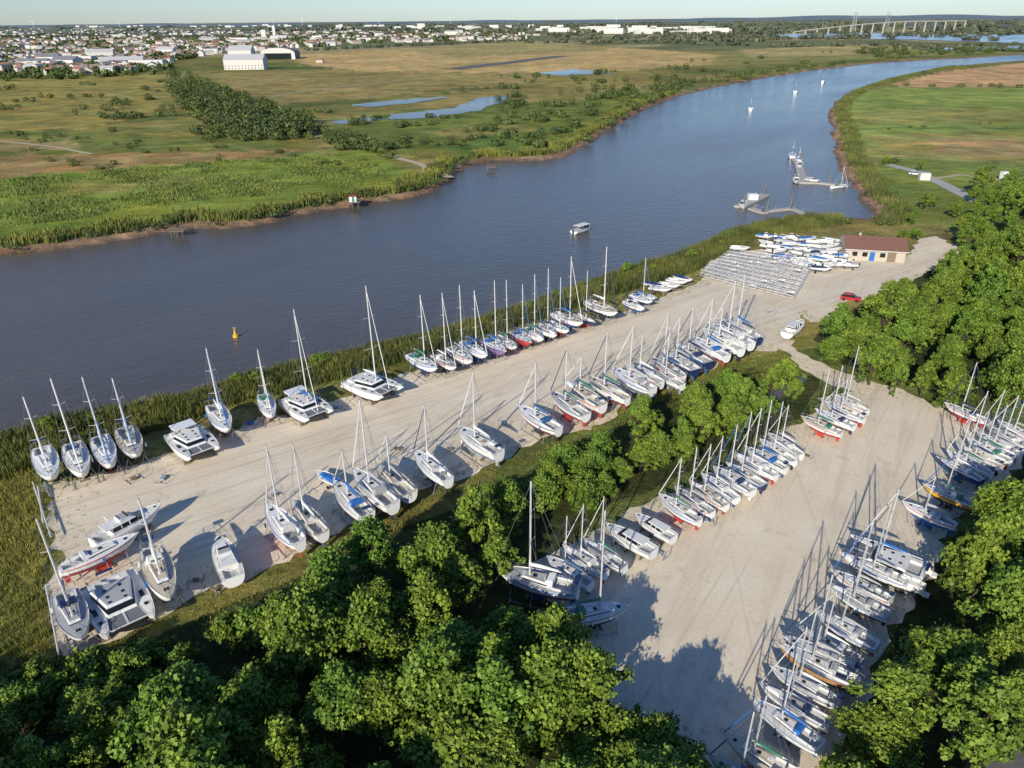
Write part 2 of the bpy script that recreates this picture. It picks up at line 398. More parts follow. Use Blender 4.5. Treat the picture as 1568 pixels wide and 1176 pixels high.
def sb(bx,by,sx,sy,tv=None,t=None,b=None,cv=None,st=None,deck=None,mast=True,hood=None):
    random.seed(int(bx*7+by*13))
    place('s',(bx,by),(sx,sy),0.02,"sailboat",tv=tv,
        top=t or random.choice(['white']*9+['navy']),bot=b or random.choice(BOT),cover=cv or random.choice(COV),
        stripe=st or random.choice([None,'bblue','blue','navy','red',None]),deck=deck or random.choice(['deck','deck','white','deck','cream','grey','white']),
        mast=mast,hood=(random.random()<.6) if hood is None else hood,furl=random.choice(['white','white','navy','deck',None,'blue']),hb=R(1.4,1.65))
# riverside row
sb(82,740,64,688,608,b='green',t='white',st='green')
sb(129,735,111,682,580,b='lgrey'); sb(172,721,152,671,578); sb(211,704,190,657,580)
sb(352,664,325,622,534); sb(417,640,402,603,536,t='white',b='dred',cv='green')
place('c',(314,690),(275,652),.02,"motor_catamaran",mast=False,power=True,Lr=(8,12))
place('c',(492,632),(446,600),.02,"sailing_catamaran",tv=470,Lr=(9,13),cover='blue')
place('c',(603,598),(540,572),.02,"sailing_catamaran",tv=436,Lr=(9,13),cover='white')
for a in [(670,568,626,542,452,None,'navy',None),(699,563,662,540,432,None,'black','white'),(724,555,688,530,437,None,'lgrey',None),
 (747,547,707,522,445,None,'bblue',None),(776,540,738,517,430,'purple','purple','blue'),(792,531,757,511,428,None,'dred','green'),(815,524,782,504,436,'red','red','blue'),
 (833,519,800,499,420,None,'lgrey',None),(853,513,820,493,405,None,'black','navy'),(893,497,846,478,393,None,'bblue','blue'),(912,492,878,476,415,None,None,None),
 (946,484,897,462,378,'white','black','white'),(872,505,838,488,425,None,None,None),(988,470,955,456,None,'white','bblue',None),(1000,459,965,446,395,None,None,'blue')]:
    sb(a[0],a[1],a[2],a[3],a[4],t=a[5],b=a[6],cv=a[7],mast=a[0]!=988)
# south row of the main yard
for a in [(408,776,461,836,682,'white','red',None),(446,766,496,820,680,None,'bblue','white'),(511,740,565,793,690,None,None,None),(540,724,604,780,612,None,'navy',None),
 (576,711,629,760,665,None,None,None),(633,692,688,738,620,None,'black',None),(700,657,766,698,570,None,'lgrey','white'),(793,624,857,660,555,None,'black',None),
 (842,602,899,638,530,None,'red',None),(862,588,924,626,545,None,None,None),(899,580,962,614,508,None,None,None),(937,567,1001,600,498,None,None,None),(955,557,1014,588,512,None,None,None),
 (993,548,1047,578,478,None,None,None),(1012,538,1067,569,484,None,None,None),(1030,528,1087,558,470,None,None,None),(1060,519,1114,548,455,None,None,None),(1075,509,1136,541,470,None,None,None),
 (1089,501,1151,532,430,None,None,None),(1105,493,1162,522,420,None,None,None),(1000,561,1046,588,500,None,None,None)]:
    sb(a[0],a[1],a[2],a[3],a[4],t=a[5],b=a[6],cv=a[7])
# west end
place('m',(248,772),(138,828),.02,"motor_yacht",zd=2.3,bot='black',fly=True)
sb(214,818,87,874,None,t='white',b='red',cv='white',st='red',mast=False,hood=True)
place('c',(200,958),(160,880),.02,"sailing_catamaran",mast=False,Lr=(10,12),roof='grey')
sb(264,930,231,842,765,t='white',b='white',deck='cream',cv='deck'); sb(127,985,98,905,795,t='white',b='navy',deck='grey',cv='navy')
place('m',(333,820),(357,884),.02,"cabin_cruiser",zd=2.2,bot='purple',fly=True,stripe='navy',Lr=(7,10))
place('d',(490,725),(512,735),.02,"dinghy",zd=1.2,cov='blue',Lr=(4.5,6))
# second lot
sb(757,874,888,906,737,t='white',b='bblue',cv='white',deck='grey'); sb(968,926,850,943,782,t='white',b='black',cv='green',st='green')
for a in [(836,846,907,890,790,'bblue'),(862,830,929,872,772,'red'),(894,820,957,862,760,'lgrey'),(1008,752,1074,793,700,'red'),(1033,741,1093,779,685,'navy'),(1055,731,1114,769,680,None),
 (1074,720,1130,758,668,'bblue'),(1090,710,1156,748,650,'white'),(1111,703,1173,738,630,'navy'),(1125,690,1191,724,625,'red'),(1140,680,1206,714,612,'bblue'),(1163,668,1220,702,615,None),(1175,658,1230,692,620,'lgrey'),
 (1227,633,1291,658,565,'red'),(1248,622,1311,648,560,'navy'),(1262,611,1326,638,580,None),(1273,600,1330,625,530,None),(1448,613,1512,638,555,'red')]:
    sb(*a[:5],b=a[5])
place('m',(932,801),(998,837),.02,"cabin_cruiser",zd=2.2,bot='lgrey',fly=False,Lr=(7,10)); place('m',(975,786),(1030,818),.02,"cabin_cruiser",zd=1.8,bot='lgrey',fly=False,Lr=(6,9))
place('m',(1230,491),(1204,510),.02,"cabin_cruiser",zd=2,bot='navy',fly=False,Lr=(6,8))
for i in range(7):
    u,v=1470+i*15,712-i*9.5; sb(u-32,v-16,u+34,v+16,585+i*4 if i%2 else 640-i*5)
sb(1413,736,1500,770,690,t='yellow',b='black',cv='green'); sb(1384,764,1466,798,730,b='blue')
place('c',(1316,834),(1405,868),.02,"sailing_catamaran",tv=750,Lr=(9,12.5),cover='blue')
for a in [(1302,846,1392,886,770,None,None),(1275,868,1368,912,800,None,'blue'),(1272,890,1362,935,None,None,'black'),(1252,930,1345,982,890,None,'black'),(1222,953,1322,1008,905,None,None),
 (1190,985,1322,1045,958,'orange','black'),(1196,970,1318,1028,880,None,'navy'),(1180,1014,1290,1070,935,None,'lgrey'),(1163,1040,1277,1104,960,None,None),(1158,1068,1257,1134,1000,None,'bblue'),(1120,1124,1212,1176,1065,None,'red'),
 (1100,1160,1190,1215,1090,None,None)]:
    sb(*a[:5],t=a[5],b=a[6])
# ------------------------------------------------------------------ terrain
near=[(-300,750),(0,668),(60,648),(120,636),(200,622),(300,600),(380,575),(440,560),(500,545),(560,532),(620,520),(680,503),(760,480),(840,455),(900,432),(960,412),(1020,395),(1080,372),(1110,357),(1160,343),(1200,337),(1240,330),(1290,333),(1335,336),
 (1338,328),(1312,308),(1302,285),(1287,262),(1278,235),(1274,205),(1268,175),(1275,158),(1300,141),(1350,124),(1400,111),(1450,103),(1500,98),(1568,93),(1700,86)]
far=[(1700,79),(1568,84),(1500,88),(1420,92),(1350,96),(1290,102),(1230,110),(1170,120),(1100,133),(1040,147),(1000,162),(960,182),(930,202),(900,222),(865,241),(820,247),(760,247),(720,252),(700,264),(692,277),(662,294),(640,302),(580,310),(520,320),(470,328),(400,346),(340,353),(290,351),(240,359),(180,369),(100,381),(40,389),(0,393),(-400,446)]
WL=-1.2
river=np.array([tuple(P(a,b,WL).xy) for a,b in near+far])
def inpoly(X,Y,poly):
    poly=np.array([tuple(q) for q in poly]); ins=np.zeros(X.shape,bool); n=len(poly); j=n-1
    for i in range(n):
        xi,yi=poly[i];xj,yj=poly[j]
        if yi!=yj:
            c=((yi>Y)!=(yj>Y))&(X<(xj-xi)*(Y-yi)/(yj-yi)+xi); ins^=c
        j=i
    return ins
def pdist(X,Y,poly,closed=True):
    poly=np.array([tuple(q) for q in poly]); D=np.full(X.shape,1e9); n=len(poly)
    for i in range(n if closed else n-1):
        a=poly[i];b=poly[(i+1)%n]; d=b-a; L=(d**2).sum()+1e-9
        t=np.clip(((X-a[0])*d[0]+(Y-a[1])*d[1])/L,0,1); D=np.minimum(D,np.hypot(X-a[0]-t*d[0],Y-a[1]-t*d[1]))
    return D
def rsd(X,Y):
    D=pdist(X,Y,river); return np.where(inpoly(X,Y,river),D,-D)
ang=np.radians(np.concatenate([np.linspace(0.07,3,170),np.linspace(3.05,58,560),np.linspace(60,88,12)]))
rad=H/np.tan(ang)
th=np.radians(np.concatenate([np.linspace(-120,-43,14),np.linspace(-42,42,760),np.linspace(43,120,14)]))
RR,TT=np.meshgrid(rad,th,indexing='ij'); X=RR*np.sin(TT); Y=RR*np.cos(TT)
def wob(X,Y,s,a,seed=0):
    return a*(np.sin(X/s+seed)*np.cos(Y/s*1.3+seed*2)+.6*np.sin(X/s*2.3+Y/s*1.7+seed)+.4*np.cos(Y/s*4.1-X/s*3.3))
SD=np.full(X.shape,-999.0); k=RR<5500
SD[k]=rsd(X[k],Y[k])
FARS=(RR>150)
SDn=SD+wob(X,Y,6,.55)+wob(X,Y,23,.9,2)*(RR>100)+wob(X,Y,3.1,.6,5)*FARS
def sstep(a,b,x): t=np.clip((x-a)/(b-a),0,1); return t*t*(3-2*t)
Z=np.where(FARS,-1.2*sstep(-6.0,0,SDn),-1.2*sstep(-4.2,0,SDn))-1.8*sstep(0,7,SDn)-.02
col=np.zeros(X.shape+(3,)); col[:]=(0.235,0.225,0.068)
def paint(poly,c,ed=0):
    m=inpoly(X+wob(X,Y,max(4,ed),ed),Y+wob(Y,X,max(4,ed),ed),WP(poly)); col[m]=c
big=wob(X,Y,70,.5,1)+wob(X,Y,190,.5,4)+wob(X,Y,31,.25,6)
col[big>.25]=(0.32,0.275,0.095); col[big<-.4]=(0.15,0.18,0.05)
m=RR>1500; col[m]=(0.18,0.20,0.09)  # far land: aerial haze painted into the colour, bluer with distance
m=(RR>1500)&(wob(X,Y,330,1,3)>.2); col[m]=(0.36,0.32,0.17)
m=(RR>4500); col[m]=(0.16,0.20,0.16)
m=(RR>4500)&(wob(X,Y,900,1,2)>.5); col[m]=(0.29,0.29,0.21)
FP=[([(-200,125),(0,122),(250,112),(250,170),(120,200),(-200,205)],(0.33,0.29,0.085),6),
([(-200,205),(120,200),(300,210),(480,222),(470,232),(200,236),(-200,250)],(0.19,0.22,0.055),5),
([(-200,246),(0,240),(460,228),(430,240),(250,252),(150,262),(-200,290)],(0.36,0.25,0.10),5),
([(-200,212),(60,212),(150,224),(60,234),(-200,236)],(0.35,0.28,0.11),4),
([(-300,300),(0,272),(250,252),(460,238),(560,228),(600,246),(660,270),(640,300),(300,350),(-400,440)],(0.23,0.30,0.05),3),
([(60,285),(200,268),(330,268),(300,285),(120,300)],(0.30,0.30,0.08),4),
([(330,112),(550,106),(860,108),(960,115),(880,128),(700,135),(560,150),(430,160),(360,140)],(0.33,0.275,0.10),9),
([(440,84),(560,76),(740,70),(860,66),(1000,76),(1110,84),(1080,98),(980,108),(800,112),(560,110),(470,100)],(0.54,0.40,0.17),9),
([(600,76),(800,64),(960,72),(900,80),(700,88)],(0.40,0.34,0.14),9),
([(500,185),(760,160),(900,140),(1020,140),(900,215),(740,240),(600,235)],(0.18,0.225,0.05),8),
([(560,160),(700,140),(860,130),(880,138),(760,150),(620,165)],(0.32,0.27,0.09),8),
([(650,200),(800,190),(820,200),(700,215)],(0.28,0.26,0.08),6),
([(700,215),(780,205),(850,212),(780,235),(700,240)],(0.15,0.23,0.05),5),
([(840,112),(1000,108),(1060,118),(960,140),(860,160),(800,150)],(0.30,0.26,0.08),8),
([(1100,78),(1300,72),(1500,76),(1568,78),(1400,86),(1200,98),(1120,100)],(0.27,0.27,0.09),6),
([(1130,76),(1330,68),(1420,72),(1300,84),(1150,88)],(0.44,0.37,0.16),6),
([(1290,150),(1360,132),(1700,126),(1700,250),(1500,250),(1345,242),(1300,205)],(0.26,0.33,0.08),4),
([(1300,175),(1420,165),(1700,172),(1700,186),(1420,188),(1310,192)],(0.33,0.34,0.10),4),
([(1330,208),(1470,203),(1700,212),(1700,252),(1480,250),(1345,240)],(0.33,0.31,0.10),5),
([(1420,215),(1530,212),(1700,222),(1600,240),(1440,236)],(0.42,0.31,0.14),5),
([(1362,130),(1440,110),(1568,96),(1750,90),(1750,132),(1568,133),(1400,134)],(0.62,0.40,0.20),1),
([(1345,242),(1700,255),(1700,420),(1480,350),(1380,340),(1340,300)],(0.21,0.26,0.06),1),
([(-300,700),(60,700),(75,760),(75,900),(85,1000),(-50,1070),(-400,1100)],(0.30,0.29,0.08),.6),
]
for a in FP: paint(*a)
WOOD=[(-300,1040),(60,1010),(200,985),(420,900),(560,830),(760,750),(860,690),(1000,620),(1150,560),(1260,580),(1230,640),(1050,720),(900,790),(840,900),(870,1000),(1000,1090),(1100,1250),(-300,1300)]
paint(WOOD,(0.06,0.075,0.025),.5)
paint([(1400,900),(1500,780),(1600,680),(1800,640),(1800,1300),(1300,1300),(1300,1100)],(0.07,0.085,0.025),.5)
paint([(1240,520),(1330,460),(1480,380),(1800,330),(1800,640),(1560,620),(1300,560)],(0.06,0.075,0.025),.5)
paint([(860,960),(900,1040),(1000,1090),(1130,1150),(1180,1176),(1100,1230),(950,1130),(860,1040)],(0.18,0.17,0.09),.4)
paint([(1230,555),(1300,560),(1420,595),(1470,612),(1400,608),(1300,585)],(0.20,0.23,0.06),.4)
m=(SDn>-13)&(SDn<=-4.0)&(RR<2500); col[m]=col[m]*.45+np.array((0.14,0.185,0.045))*.55
m=((SDn>-6.3)&FARS|(SDn>-4.3))&(RR<4000); col[m]=(0.33,0.215,0.135)
m=((SDn>-2.0)&FARS|(SDn>-1.5))&(RR<4000); col[m]=(0.20,0.14,0.10)
nr,nc=X.shape
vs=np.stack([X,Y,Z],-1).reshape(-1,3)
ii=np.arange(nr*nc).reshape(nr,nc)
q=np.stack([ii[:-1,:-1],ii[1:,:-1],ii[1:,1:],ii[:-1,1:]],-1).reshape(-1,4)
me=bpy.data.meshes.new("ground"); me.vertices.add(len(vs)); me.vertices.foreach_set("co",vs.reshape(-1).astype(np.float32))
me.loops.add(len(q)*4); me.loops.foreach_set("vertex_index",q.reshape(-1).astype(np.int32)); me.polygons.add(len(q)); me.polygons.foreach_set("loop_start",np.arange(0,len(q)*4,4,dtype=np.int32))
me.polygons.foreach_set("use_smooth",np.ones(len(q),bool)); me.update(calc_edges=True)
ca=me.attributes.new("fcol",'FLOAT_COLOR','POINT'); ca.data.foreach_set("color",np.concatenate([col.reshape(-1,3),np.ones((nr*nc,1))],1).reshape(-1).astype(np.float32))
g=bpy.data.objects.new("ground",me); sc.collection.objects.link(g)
m,n,l,b=newmat("marsh_and_field"); me.materials.append(m)
tc=n.new("ShaderNodeTexCoord").outputs["Object"]; at=n.new("ShaderNodeAttribute"); at.attribute_name="fcol"
c=at.outputs["Color"]
n1=rng(n,l,noise(n,l,tc,.9,6,.65),.3,.7,.62,1.35); n2=rng(n,l,noise(n,l,tc,.06,7,.68),.3,.7,.55,1.42); n3=rng(n,l,noise(n,l,tc,.008,5),.3,.7,.75,1.25)
st=rng(n,l,noise(n,l,mapping(n,l,tc,math.radians(-12),(.02,.35,1)),1,4),.35,.65,.82,1.18)
f=mth(n,l,'MULTIPLY',mth(n,l,'MULTIPLY',n1,n2),mth(n,l,'MULTIPLY',n3,st))
cb=n.new("ShaderNodeCombineColor"); [l.new(f,cb.inputs[i]) for i in range(3)]
c=mixc(n,l,1.0,c,cb.outputs[0],'MULTIPLY')
c=mixc(n,l,rng(n,l,noise(n,l,tc,.035,7,.72),.48,.64,0,.65),c,mixc(n,l,1.0,c,(1.6,1.12,.85),'MULTIPLY'))
c=mixc(n,l,rng(n,l,noise(n,l,mapping(n,l,tc,.4,(.025,.07,1)),1,7,.75),.5,.62,0,.65),c,mixc(n,l,1.0,c,(.45,.66,.5),'MULTIPLY'))
l.new(c,b.inputs["Base Color"]); b.inputs["Roughness"].default_value=.95; b.inputs["Specular IOR Level"].default_value=.1
bp=n.new("ShaderNodeBump"); bp.inputs["Strength"].default_value=.7; bp.inputs["Distance"].default_value=.6
l.new(noise(n,l,tc,1.0,8,.7),bp.inputs["Height"]); l.new(bp.outputs[0],b.inputs["Normal"])
# water
m,n,l,b=newmat("river_surface"); MAT['water']=m
tc=n.new("ShaderNodeTexCoord").outputs["Object"]
w=mapping(n,l,tc,math.radians(-20),(.28,.62,1))
big=noise(n,l,mapping(n,l,tc,math.radians(-50),(.004,.016,1)),1,5,.6)
c=mixc(n,l,rng(n,l,big,.35,.65,0,1),(0.092,0.082,0.074),(0.135,0.12,0.105))
l.new(c,b.inputs["Base Color"]); b.inputs["IOR"].default_value=1.36
l.new(rng(n,l,big,.35,.65,.08,.24),b.inputs["Roughness"])
bp=n.new("ShaderNodeBump"); bp.inputs["Strength"].default_value=.8; bp.inputs["Distance"].default_value=.25
l.new(mth(n,l,'ADD',noise(n,l,w,1.0,5,.6),mth(n,l,'MULTIPLY',noise(n,l,tc,1.8,4,.6),.4)),bp.inputs["Height"]); l.new(bp.outputs[0],b.inputs["Normal"])
pydata("river_water",[(-900,20,WL),(6000,20,WL),(6000,6000,WL),(-900,6000,WL)],[(0,1,2,3)],[m])
def sheet(name,poly,z,mt,jit=0,dens=1.0):
    w=[P(a,b).xy for a,b in poly]; out=[]
    for i in range(len(w)):
        a=w[i];b=w[(i+1)%len(w)]; nn=max(1,min(60,int((b-a).length/dens)))
        for k in range(nn):
            q=a.lerp(b,k/nn)
            if jit: q=q+Vector((math.sin(q.y*.9+q.x*.5)*.5+R(-.5,.5),math.cos(q.x*.8-q.y*.6)*.5+R(-.5,.5)))*jit
            out.append(Vector((q.x,q.y,z)))
    t=tessellate_polygon([out])
    fs=[]
    for a,b_,c_ in t:
        nrm=(out[b_]-out[a]).cross(out[c_]-out[a]); fs.append((a,b_,c_) if nrm.z>0 else (a,c_,b_))
    return pydata(name,out,fs,[mt])
# gravel
def gravel(name,axis):
    m,n,l,b=newmat(name)
    tc=n.new("ShaderNodeTexCoord").outputs["Object"]
    c=mixc(n,l,rng(n,l,noise(n,l,tc,.09,6,.6),.3,.7,0,1),(0.73,0.62,0.455),(0.88,0.78,0.61))
    trk=noise(n,l,mapping(n,l,tc,axis,(.035,.45,1)),1,5,.6)
    c=mixc(n,l,rng(n,l,trk,.5,.68,0,.42),c,(0.56,0.465,0.335))
    trk=noise(n,l,mapping(n,l,tc,axis+.12,(.02,1.3,1)),1,3,.5)
    c=mixc(n,l,rng(n,l,trk,.56,.64,0,.3),c,(0.48,0.395,0.285))
    trk=noise(n,l,mapping(n,l,tc,axis-.35,(.02,1.1,1)),1,3,.5)
    c=mixc(n,l,rng(n,l,trk,.60,.67,0,.25),c,(0.48,0.395,0.285))
    c=mixc(n,l,rng(n,l,noise(n,l,tc,.3,7,.72),.57,.72,0,.5),c,(0.40,0.325,0.225))
    c=mixc(n,l,rng(n,l,noise(n,l,tc,.07,7,.75),.60,.72,0,.45),c,(0.36,0.31,0.18))
    c=mixc(n,l,rng(n,l,noise(n,l,tc,2.5,5,.7),.4,.75,0,.3),c,(0.46,0.38,0.28))
    l.new(c,b.inputs["Base Color"]); b.inputs["Roughness"].default_value=.95; b.inputs["Specular IOR Level"].default_value=.15
    bp=n.new("ShaderNodeBump"); bp.inputs["Strength"].default_value=.4; bp.inputs["Distance"].default_value=.08
    l.new(noise(n,l,tc,4,6,.7),bp.inputs["Height"]); l.new(bp.outputs[0],b.inputs["Normal"]); return m
YARD=[(66,738),(140,733),(230,703),(270,688),(340,662),(400,640),(440,636),(500,615),(560,598),(620,573),(650,566),(720,546),(780,528),(850,508),(900,493),(960,475),(1020,452),(1062,438),(1075,430),(1080,402),(1120,388),(1170,380),(1200,365),(1290,368),(1300,385),(1350,395),(1395,392),(1405,366),(1435,362),(1468,380),(1455,398),(1400,428),(1340,452),(1290,465),(1272,492),(1240,495),(1232,480),(1206,508),(1215,530),(1242,553),(1225,560),(1196,535),(1165,537),(1120,548),(1060,576),(1000,598),(960,615),(930,645),(880,662),(830,672),(790,694),(740,716),(690,738),(640,755),(590,788),(520,812),(470,838),(420,862),(380,888),(320,905),(270,932),(250,950),(180,985),(140,998),(100,1000),(80,960),(74,900),(88,860),(76,800)]
sheet("gravel_boatyard",YARD,.03,gravel("crushed_limestone",math.radians(-39)),.9,1.2)
LOT=[(1236,548),(1300,573),(1380,598),(1450,625),(1520,645),(1600,680),(1560,720),(1460,800),(1430,880),(1360,970),(1320,1070),(1270,1140),(1200,1220),(1130,1220),(1090,1180),(1000,1115),(930,1080),(890,1050),(875,990),(855,945),(820,905),(800,870),(850,845),(900,820),(960,790),(1000,765),(1060,745),(1110,715),(1150,690),(1200,660),(1240,635),(1262,605),(1300,600),(1222,564)]
sheet("gravel_storage_lot",LOT,.045,gravel("crushed_limestone_lot",math.radians(-62)),.9,1.2)
sheet("ditch_water",[(1120,632),(1180,602),(1225,575),(1240,580),(1195,610),(1135,642)],.06,MAT['water'],.4,1.5)
for pl in ([(590,176),(640,171),(700,166),(728,150),(760,147),(790,148),(770,158),(730,170),(650,181),(600,184)],[(530,161),(600,154),(690,148),(640,158),(560,165)],[(505,188),(560,181),(600,183),(540,190)],[(820,112),(880,106),(940,112),(860,116)]):
    sheet("marsh_pond",pl,.25,MAT['water'],4,6)
for pl in ([(1130,54),(1300,50),(1480,53),(1750,55),(1750,66),(1568,67),(1400,61),(1250,59)],[(1400,76),(1500,72),(1750,70),(1750,76),(1500,78)]):
    sheet("estuary_water",pl,.8,MAT['water'],3,60)
MAT['track']=mat("dirt_track",(0.50,0.41,0.27),.95,var=.2,scale=.2)
def strip(name,pl,w,z,mt):
    q=[P(a,b).xy for a,b in pl]; vs=[];fs=[]
    for i,a in enumerate(q):
        d=(q[min(i+1,len(q)-1)]-q[max(i-1,0)]).normalized(); nn=Vector((-d.y,d.x))*w/2
        vs+=[(a.x-nn.x,a.y-nn.y,z),(a.x+nn.x,a.y+nn.y,z)]
        if i: k=2*i; fs.append((k-2,k,k+1,k-1))
    return pydata(name,vs,fs,[mt])
strip("airfield_runway",[(690,106),(770,97),(860,86)],28,.3,MAT['asph'])
strip("asphalt_road",[(1360,252),(1400,262),(1440,280),(1490,305),(1540,330)],5,.05,MAT['conc'])
strip("asphalt_road",[(1535,1300),(1556,1176),(1590,1060),(1650,900)],4,.05,MAT['asph'])
strip("dirt_track",[(600,240),(640,250),(665,262),(690,272)],3.5,.06,MAT['track']); strip("dirt_track",[(0,216),(40,220),(90,226),(140,236)],2.5,.06,MAT['track'])
strip("dirt_track",[(380,155),(430,146),(480,138),(560,128),(680,118)],2.5,.15,MAT['track'])
strip("dirt_track",[(1420,275),(1470,268),(1568,280)],2.5,.06,MAT['track'])
# ------------------------------------------------------------------ vegetation
def tree_mesh(seed,Ht=8.0,cr=3.1,ncl=85,nlf=200,ls=.18,squat=1.0):
    rs=np.random.RandomState(seed); Q=[];T=[]
    cz=Ht*.56; rz=Ht*.46*squat
    cents=[]
    for i in range(ncl):
        d=unit(rs.normal(size=3)); d[2]=abs(d[2])*1.0 if rs.rand()<.66 else d[2]
        rr=rs.uniform(.5,1.1)**.8; pz=cz+d[2]*rz*rr
        taper=1-.45*max(0,(pz-cz)/rz)
        th_=math.atan2(d[1],d[0]); lob=1+.2*math.sin(3*th_+seed)+.12*math.sin(7*th_+2*seed)
        cents.append((d[0]*cr*rr*taper*lob,d[1]*cr*rr*taper*lob,pz,rs.uniform(.3,.85)*cr/3.1))
    for cx,cy,czz,r in cents:
        N=int(nlf*(r**1.6)+24); d=unit(rs.normal(size=(N,3))); rr=r*(rs.uniform(.25,1.2,(N,1))+.5*rs.rand(N,1)**4)
        C=np.array([cx,cy,czz])+d*rr*np.array([1.15,1.15,.9])
        nn=unit(d*.7+rs.normal(size=(N,3))*.6+np.array([0,0,.35]))
        np.random.seed(rs.randint(1000000)); Q.append(leaves(C,nn,rs.uniform(.5,1.35,N)*ls))
        T.append(np.clip(rs.uniform(.1,.85)+rs.normal(size=N)*.2+.12*d[:,2],0,1))
    Q=np.concatenate(Q); T=np.concatenate(T)
    B=[]
    def limb(a,b,ra,rb,n=6):
        a=np.array(a,float);b=np.array(b,float);d=unit(b-a); x=unit(np.cross(d,[.3,.9,.1])); y=np.cross(d,x)
        for i in range(n):
            t0,t1=2*math.pi*i/n,2*math.pi*(i+1)/n; e0=x*math.cos(t0)+y*math.sin(t0); e1=x*math.cos(t1)+y*math.sin(t1)
            B.append([a+e0*ra,a+e1*ra,b+e1*rb,b+e0*rb])
    limb((0,0,-.2),(0.1,0,Ht*.35),.24,.17); limb((.1,0,Ht*.35),(0,.1,Ht*.75),.17,.06)
    for i in range(0,ncl,5):
        c=cents[i]; limb((.1*c[0],.1*c[1],Ht*rs.uniform(.22,.5)),c[:3],.09,.025,4)
    B=np.array(B); V=np.concatenate([Q,B]); mi=np.concatenate([np.zeros(len(Q)),np.ones(len(B))]); tint=np.concatenate([T,np.zeros(len(B))])
    return quadmesh("tree_mesh",V,[MAT['leaf'],MAT['bark']],tint,mi,link=False)
TM=[tree_mesh(11),tree_mesh(12,9.5,2.7,80),tree_mesh(13,7.5,3.4,95),tree_mesh(14,9,2.4,70),tree_mesh(15,8,3.0,75,230),tree_mesh(16,10,2.9,90),tree_mesh(17,6.8,2.8,70)]
SM=[tree_mesh(21,3.2,1.9,34,150,.17,1.1),tree_mesh(22,2.6,2.1,36,140,.17,1.1)]
cnt=0
def put(me,name,x,y,s,sz=None):
    global cnt
    o=bpy.data.objects.new(name,me); sc.collection.objects.link(o); o.location=(x,y,0); o.rotation_euler=(R(-.05,.05),R(-.05,.05),R(0,6.28)); o.scale=(s,s*R(.85,1.15),sz or s*R(.8,1.22)); cnt+=1
def scatter(poly,sp,zc,fn):
    w=np.array([tuple(q) for q in WP(poly,zc)]); x0,y0=w.min(0);x1,y1=w.max(0)
    gx,gy=np.meshgrid(np.arange(x0,x1,sp),np.arange(y0,y1,sp)); gx=gx+(np.arange(gx.shape[0])%2)[:,None]*sp*.5
    gx=(gx+np.random.uniform(-.4,.4,gx.shape)*sp).ravel(); gy=(gy+np.random.uniform(-.4,.4,gy.shape)*sp).ravel()
    k=inpoly(gx,gy,w)&(np.hypot(gx,gy)<1500)
    for x,y in zip(gx[k],gy[k]): fn(x,y)
def bigtree(x,y): 
    if random.random()<.93: put(random.choice(TM),"deciduous_tree",x,y,R(.62,1.15))
def midtree(x,y): put(random.choice(TM),"deciduous_tree",x,y,R(.42,.78))
def shrub(x,y): put(random.choice(SM),"shrub",x,y,R(.6,1.3))
random.seed(5)
T1=[(-120,1120),(60,1085),(170,1065),(280,1000),(410,1010),(430,930),(470,890),(490,850),(560,840),(620,800),(700,770),(760,770),(800,800),(770,860),(735,910),(850,960),(870,1010),(900,1050),(960,1075),(1040,1120),(1080,1176),(1080,1320),(-160,1320)]
scatter(T1,4.6,6,bigtree)
for u,v in((905,1062),(960,1100),(905,1130),(1012,1130),(960,1170),(1055,1172),(1010,1200),(1080,1225),(900,1190)):
    q=P(u,v,5); put(random.choice(TM),"deciduous_tree",q.x,q.y,R(.7,.95))
scatter([(-150,1060),(100,1020),(240,985),(400,930),(470,900),(430,960),(280,1010),(170,1070),(-120,1110)],2.6,2,shrub)
scatter([(-300,1150),(-120,1090),(60,1060),(170,1050),(280,990),(280,1040),(170,1110),(0,1150),(-300,1220)],4.6,4,midtree)
scatter([(800,740),(850,710),(900,700),(960,650),(1030,625),(1080,600),(1130,572),(1190,560),(1245,580),(1150,640),(1080,670),(1000,715),(960,740),(900,770),(820,800)],3.9,3.5,midtree)
scatter([(690,740),(800,700),(850,680),(900,690),(840,740),(800,790),(720,770)],4.6,5,midtree)
scatter([(1250,520),(1290,480),(1340,460),(1400,440),(1450,410),(1500,385),(1568,365),(1760,345),(1760,640),(1580,590),(1540,575),(1470,590),(1400,575),(1340,560),(1270,545)],5.4,5,bigtree)
scatter([(1620,700),(1530,790),(1470,830),(1440,880),(1420,940),(1400,990),(1370,1050),(1355,1100),(1320,1150),(1290,1190),(1280,1300),(1540,1300),(1548,1150),(1590,1020),(1660,880),(1740,700)],4.6,6,bigtree)
scatter([(1560,330),(1568,345),(1490,375),(1470,345),(1500,315)],5.5,4,midtree)
scatter([(1480,285),(1530,280),(1620,300),(1620,335),(1520,320)],6,3,bigtree)
for u,v,s in((1380,372,.5),(1398,368,.6),(1395,345,.45),(1412,322,.6),(1425,318,.5),(1462,335,.6),(1478,352,.6),(1350,335,.3),(1545,290,.8),(1356,252,.4),(1408,262,.5),(1568,395,.8),(1540,400,.7),(1500,470,.9)):
    q=P(u,v); put(random.choice(TM),"deciduous_tree",q.x,q.y,s)
for a,b in zip(near[1:19],near[2:20]):
    A=P(a[0],a[1]+12);B=P(b[0],b[1]+12); n_=max(1,int((B-A).length/4))
    for k in range(n_):
        if random.random()<.6:
            q=A.lerp(B,(k+random.random())/n_); put(random.choice(SM),"shrub",q.x+R(-2,1.5),q.y+R(-1.5,1.5),R(.35,.8))
